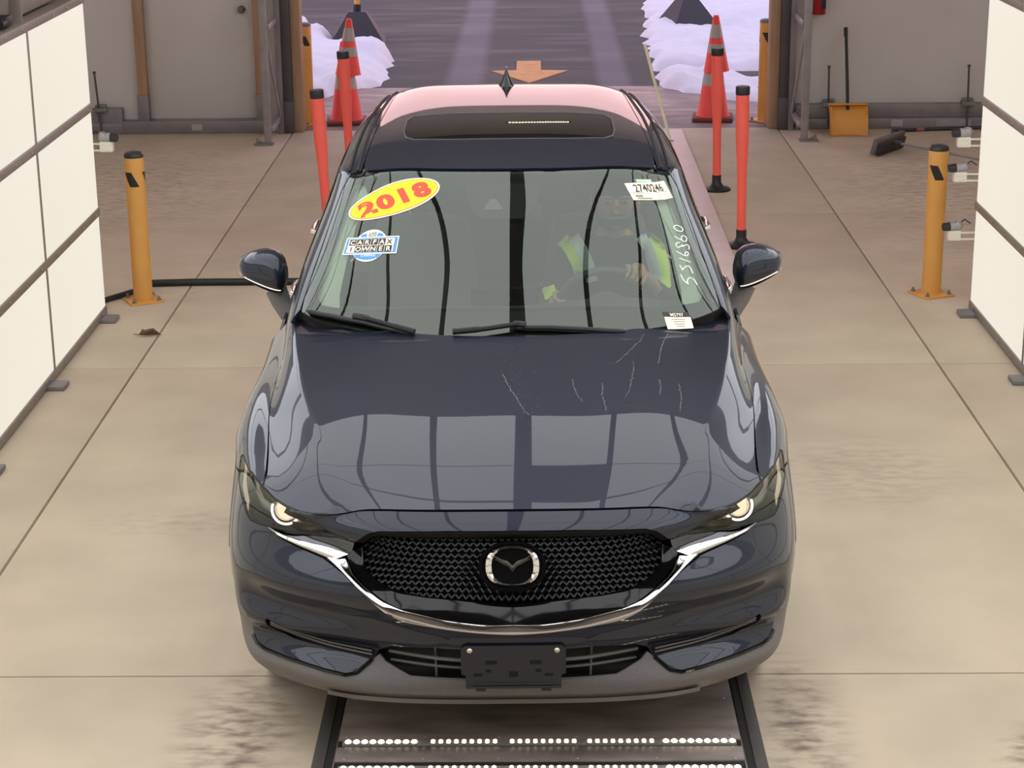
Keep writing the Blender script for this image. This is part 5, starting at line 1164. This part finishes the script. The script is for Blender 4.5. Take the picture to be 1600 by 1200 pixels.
# ------------------------------------------------------------------ the driver
def build_driver():
    J = [  # joint, radius
        ((.375, 2.30, .70), .150), ((.38, 2.27, .88), .140), ((.39, 2.22, 1.05), .150), ((.40, 2.17, 1.165), .115), ((.405, 2.125, 1.245), .060), ((.41, 2.095, 1.30), .056),
        ((.41, 2.078, 1.345), .066), ((.41, 2.072, 1.40), .083), ((.41, 2.08, 1.452), .070),
        ((.27, 2.165, 1.185), .075), ((.185, 2.10, 1.10), .058), ((.15, 2.00, .985), .046), ((.165, 1.88, 1.00), .036), ((.182, 1.80, 1.035), .030),
        ((.535, 2.155, 1.185), .075), ((.60, 2.08, 1.10), .058), ((.615, 1.985, 1.015), .047), ((.55, 1.86, 1.10), .037), ((.49, 1.785, 1.175), .029),
        ((.30, 2.20, .66), .092), ((.27, 1.85, .70), .068), ((.27, 1.58, .44), .046), ((.27, 1.48, .41), .036),
        ((.46, 2.20, .66), .092), ((.47, 1.85, .70), .068), ((.48, 1.60, .44), .046), ((.48, 1.50, .41), .036)]
    E = [(0, 1), (1, 2), (2, 3), (3, 4), (4, 5), (5, 6), (6, 7), (7, 8), (3, 9), (9, 10), (10, 11), (11, 12), (12, 13), (3, 14), (14, 15), (15, 16), (16, 17), (17, 18), (0, 19), (19, 20), (20, 21), (21, 22), (0, 23), (23, 24), (24, 25), (25, 26)]
    me = bpy.data.meshes.new('driver_bones'); me.from_pydata([j[0] for j in J], E, [])
    o = bpy.data.objects.new('driver_bones', me); COL.objects.link(o)
    md = o.modifiers.new('skin', 'SKIN')
    for v, (_, r) in zip(me.skin_vertices[0].data, J): v.radius = (r, r)
    me.skin_vertices[0].data[0].use_root = True
    for k in (0, 1, 2): me.skin_vertices[0].data[k].radius = (J[k][1] * 1.15, J[k][1] * .80)
    sb = o.modifiers.new('sub', 'SUBSURF'); sb.levels = 2
    dg = bpy.context.evaluated_depsgraph_get(); bm_ = bpy.data.meshes.new_from_object(o.evaluated_get(dg)); bpy.data.objects.remove(o)
    b = MB(); b.add([v.co.copy() for v in bm_.vertices], [tuple(p.vertices) for p in bm_.polygons])
    def part(c, z):                                                   # 0 dark shirt, 1 skin, 2 trousers
        x, y, z = c
        if (z > 1.31 and abs(x - .41) < .12) or (z > 1.25 and abs(x - .41) < .072 and y < 2.15): return 1
        if y < 1.90 and z > .94: return 1 if y < 1.84 else 0
        return 2 if z < .80 else 0
    b.mi = [part(sum((Vector(b.v[i]) for i in f), Vector()) / len(f), 0) for f in b.f]
    b.cur = 1
    # face: nose, brows, lips, ears, chin
    b.tube([(.41, 1.995, 1.415), (.41, 1.978, 1.392), (.41, 1.975, 1.378), (.41, 1.995, 1.370)], [.008, .012, .015, .010], 10)
    b.tube([(.385, 2.0, 1.345), (.41, 1.992, 1.346), (.435, 2.0, 1.345)], [.005, .008, .005], 8)
    for s in (-1, 1):
        b.sphere((.41 + s * .088, 2.085, 1.392), (.010, .022, .034), 14, 10); b.sphere((.41 + s * .032, 1.999, 1.407), (.017, .010, .009), 12, 8)
        b.tube([(.41 + s * .014, 1.995, 1.424), (.41 + s * .034, 1.993, 1.428), (.41 + s * .054, 2.004, 1.422)], .005, 6)
    b.sphere((.41, 2.02, 1.322), (.042, .034, .028), 14, 10)
    # hands: palm plus five fingers closed round the wheel rim
    WMr = Matrix.Translation((.365, 1.80, 1.035)) @ Matrix.Rotation(math.radians(114), 4, 'X')
    for th0, sgn, wrist in ((58, 1, Vector((.49, 1.785, 1.175))), (172, -1, Vector((.182, 1.80, 1.035)))):
        ez = (WMr.to_3x3() @ Vector((0, 0, 1)))
        def fr(th):
            a = math.radians(th); er = WMr.to_3x3() @ Vector((math.cos(a), math.sin(a), 0)); return WMr @ Vector((.187 * math.cos(a), .187 * math.sin(a), 0)), er
        R, er = fr(th0); kn = R - ez * .030 + er * .012
        b.tube([wrist, (wrist + kn) / 2, kn], [.028, .034, .026], 12)
        for k, (ln, rad) in enumerate(((.92, .0088), (1.0, .0093), (.96, .0092), (.80, .0080))):
            Rk, e2 = fr(th0 + sgn * (k - 1.5) * 6.6)
            b.tube([Rk - ez * .030 + e2 * .010, Rk - ez * .016 + e2 * .027 * ln, Rk + ez * .012 + e2 * .026 * ln, Rk + ez * .026 + e2 * .006, Rk + ez * .020 - e2 * .014 * ln], [rad * 1.1, rad * 1.12, rad * 1.05, rad, rad * .75], 10)
        Rt, et = fr(th0 - sgn * 17)
        b.tube([kn - er * .02, R - ez * .022 - er * .018, Rt - ez * .012 - et * .022, Rt + ez * .006 - et * .024], [.013, .012, .0105, .008], 10)
    b.mi += [1] * (len(b.f) - len(b.mi))
    skin = mat('skin', (196, 146, 116), .55); shirt = mat('dark_shirt', (44, 46, 52), .9); trou = mat('dark_trousers', (48, 48, 56), .9)
    me = bpy.data.meshes.new('person'); me.from_pydata(b.v, [], b.f); me.polygons.foreach_set('material_index', b.mi)
    p = bpy.data.objects.new('person', me); finish(p, [shirt, skin, trou], None, 60)
    p.location = (-.077, 5.38, 0); p.rotation_euler.z = .0122
    tag(p, 'driver in a dark top with yellow and grey reflective straps, hand on the steering wheel', 'person')
    # hair and beard
    hb = MB(); rows = []
    for i in range(9):
        t = i / 8 * math.pi * .60
        rows.append([(.41 + .094 * math.sin(t) * math.cos(a), 2.088 + .100 * math.sin(t) * math.sin(a), 1.405 + (.093 if math.sin(a) < -.2 else .098) * math.cos(t) + (.018 if math.sin(a) < -.3 and i > 5 else 0) * (i - 5)) for a in [2*math.pi*k/28 for k in range(28)]])
    hb.grid(rows, True); hair = mat('dark_hair', (40, 33, 30), .8); hb.build('hair', hair, p, sharp=70)
    hb = MB(); rows = []
    for i in range(7):
        t = math.radians(88 + i * 14)
        rows.append([(.41 + .086 * math.sin(t) * math.cos(a), 2.058 + .080 * math.sin(t) * math.sin(a), 1.342 + .060 * math.cos(t) + .045 * max(0, abs(math.cos(a)) - .55) * (i < 3)) for a in np.linspace(math.radians(188), math.radians(352), 18)])
    hb.grid(rows); hb.tube([(.382, 1.996, 1.356), (.40, 1.986, 1.362), (.42, 1.986, 1.362), (.438, 1.996, 1.356)], [.004, .006, .006, .004], 8); hb.build('beard', hair, p, sharp=70)
    for s in (-1, 1):
        eb = MB(); eb.sphere((.41 + s * .032, 1.9915, 1.407), (.010, .004, .006), 12, 8); eb.build('eye', mat('eye_dark', (36, 30, 28), .3), p)
    # reflective straps laid on the body
    tree = BVHTree.FromPolygons([Vector(v) for v in b.v], b.f)
    def strap(name, line, hw, m, d=.012):
        line = [Vector((x, z)) for x, z in line]; L = []
        for a_, c_ in zip(line, line[1:]):
            for k in range(6): L.append(a_.lerp(c_, k / 6))
        L.append(line[-1]); rows = []
        for i, q in enumerate(L):
            t = (L[min(i+1, len(L)-1)] - L[max(i-1, 0)]).normalized(); n = Vector((-t.y, t.x)); r = []
            for j in range(5):
                w_ = q + n * hw * (j / 2 - 1); h = tree.ray_cast(Vector((w_.x, 1.93, w_.y)), Vector((0, 1, 0)))
                r.append(tuple((h[0] if h[0] else Vector((w_.x, 2.12, w_.y))) - Vector((0, d, 0))))
            rows.append(r)
        k = MB(); k.grid(rows); k.grid([[(x, y + .003, z) for x, y, z in reversed(r)] for r in rows]); return k.build(name, m, p, sharp=70)
    hv = mat('hi_vis_yellow', (214, 232, 40), .6); sv = mat('reflective_silver', (206, 212, 220), .35)
    strap('yellow_strap', [(.205, 1.235), (.24, 1.20), (.265, 1.15), (.285, 1.08)], .026, hv); strap('silver_strap', [(.247, 1.25), (.283, 1.20), (.308, 1.14), (.322, 1.07)], .022, sv, .017)
    strap('yellow_strap', [(.545, 1.235), (.585, 1.20), (.598, 1.14), (.60, 1.06)], .026, hv); strap('silver_strap', [(.512, 1.25), (.545, 1.20), (.562, 1.13), (.572, 1.04)], .020, sv, .017)
    strap('yellow_strap', [(.145, 1.07), (.165, 1.02)], .026, hv)
build_driver()
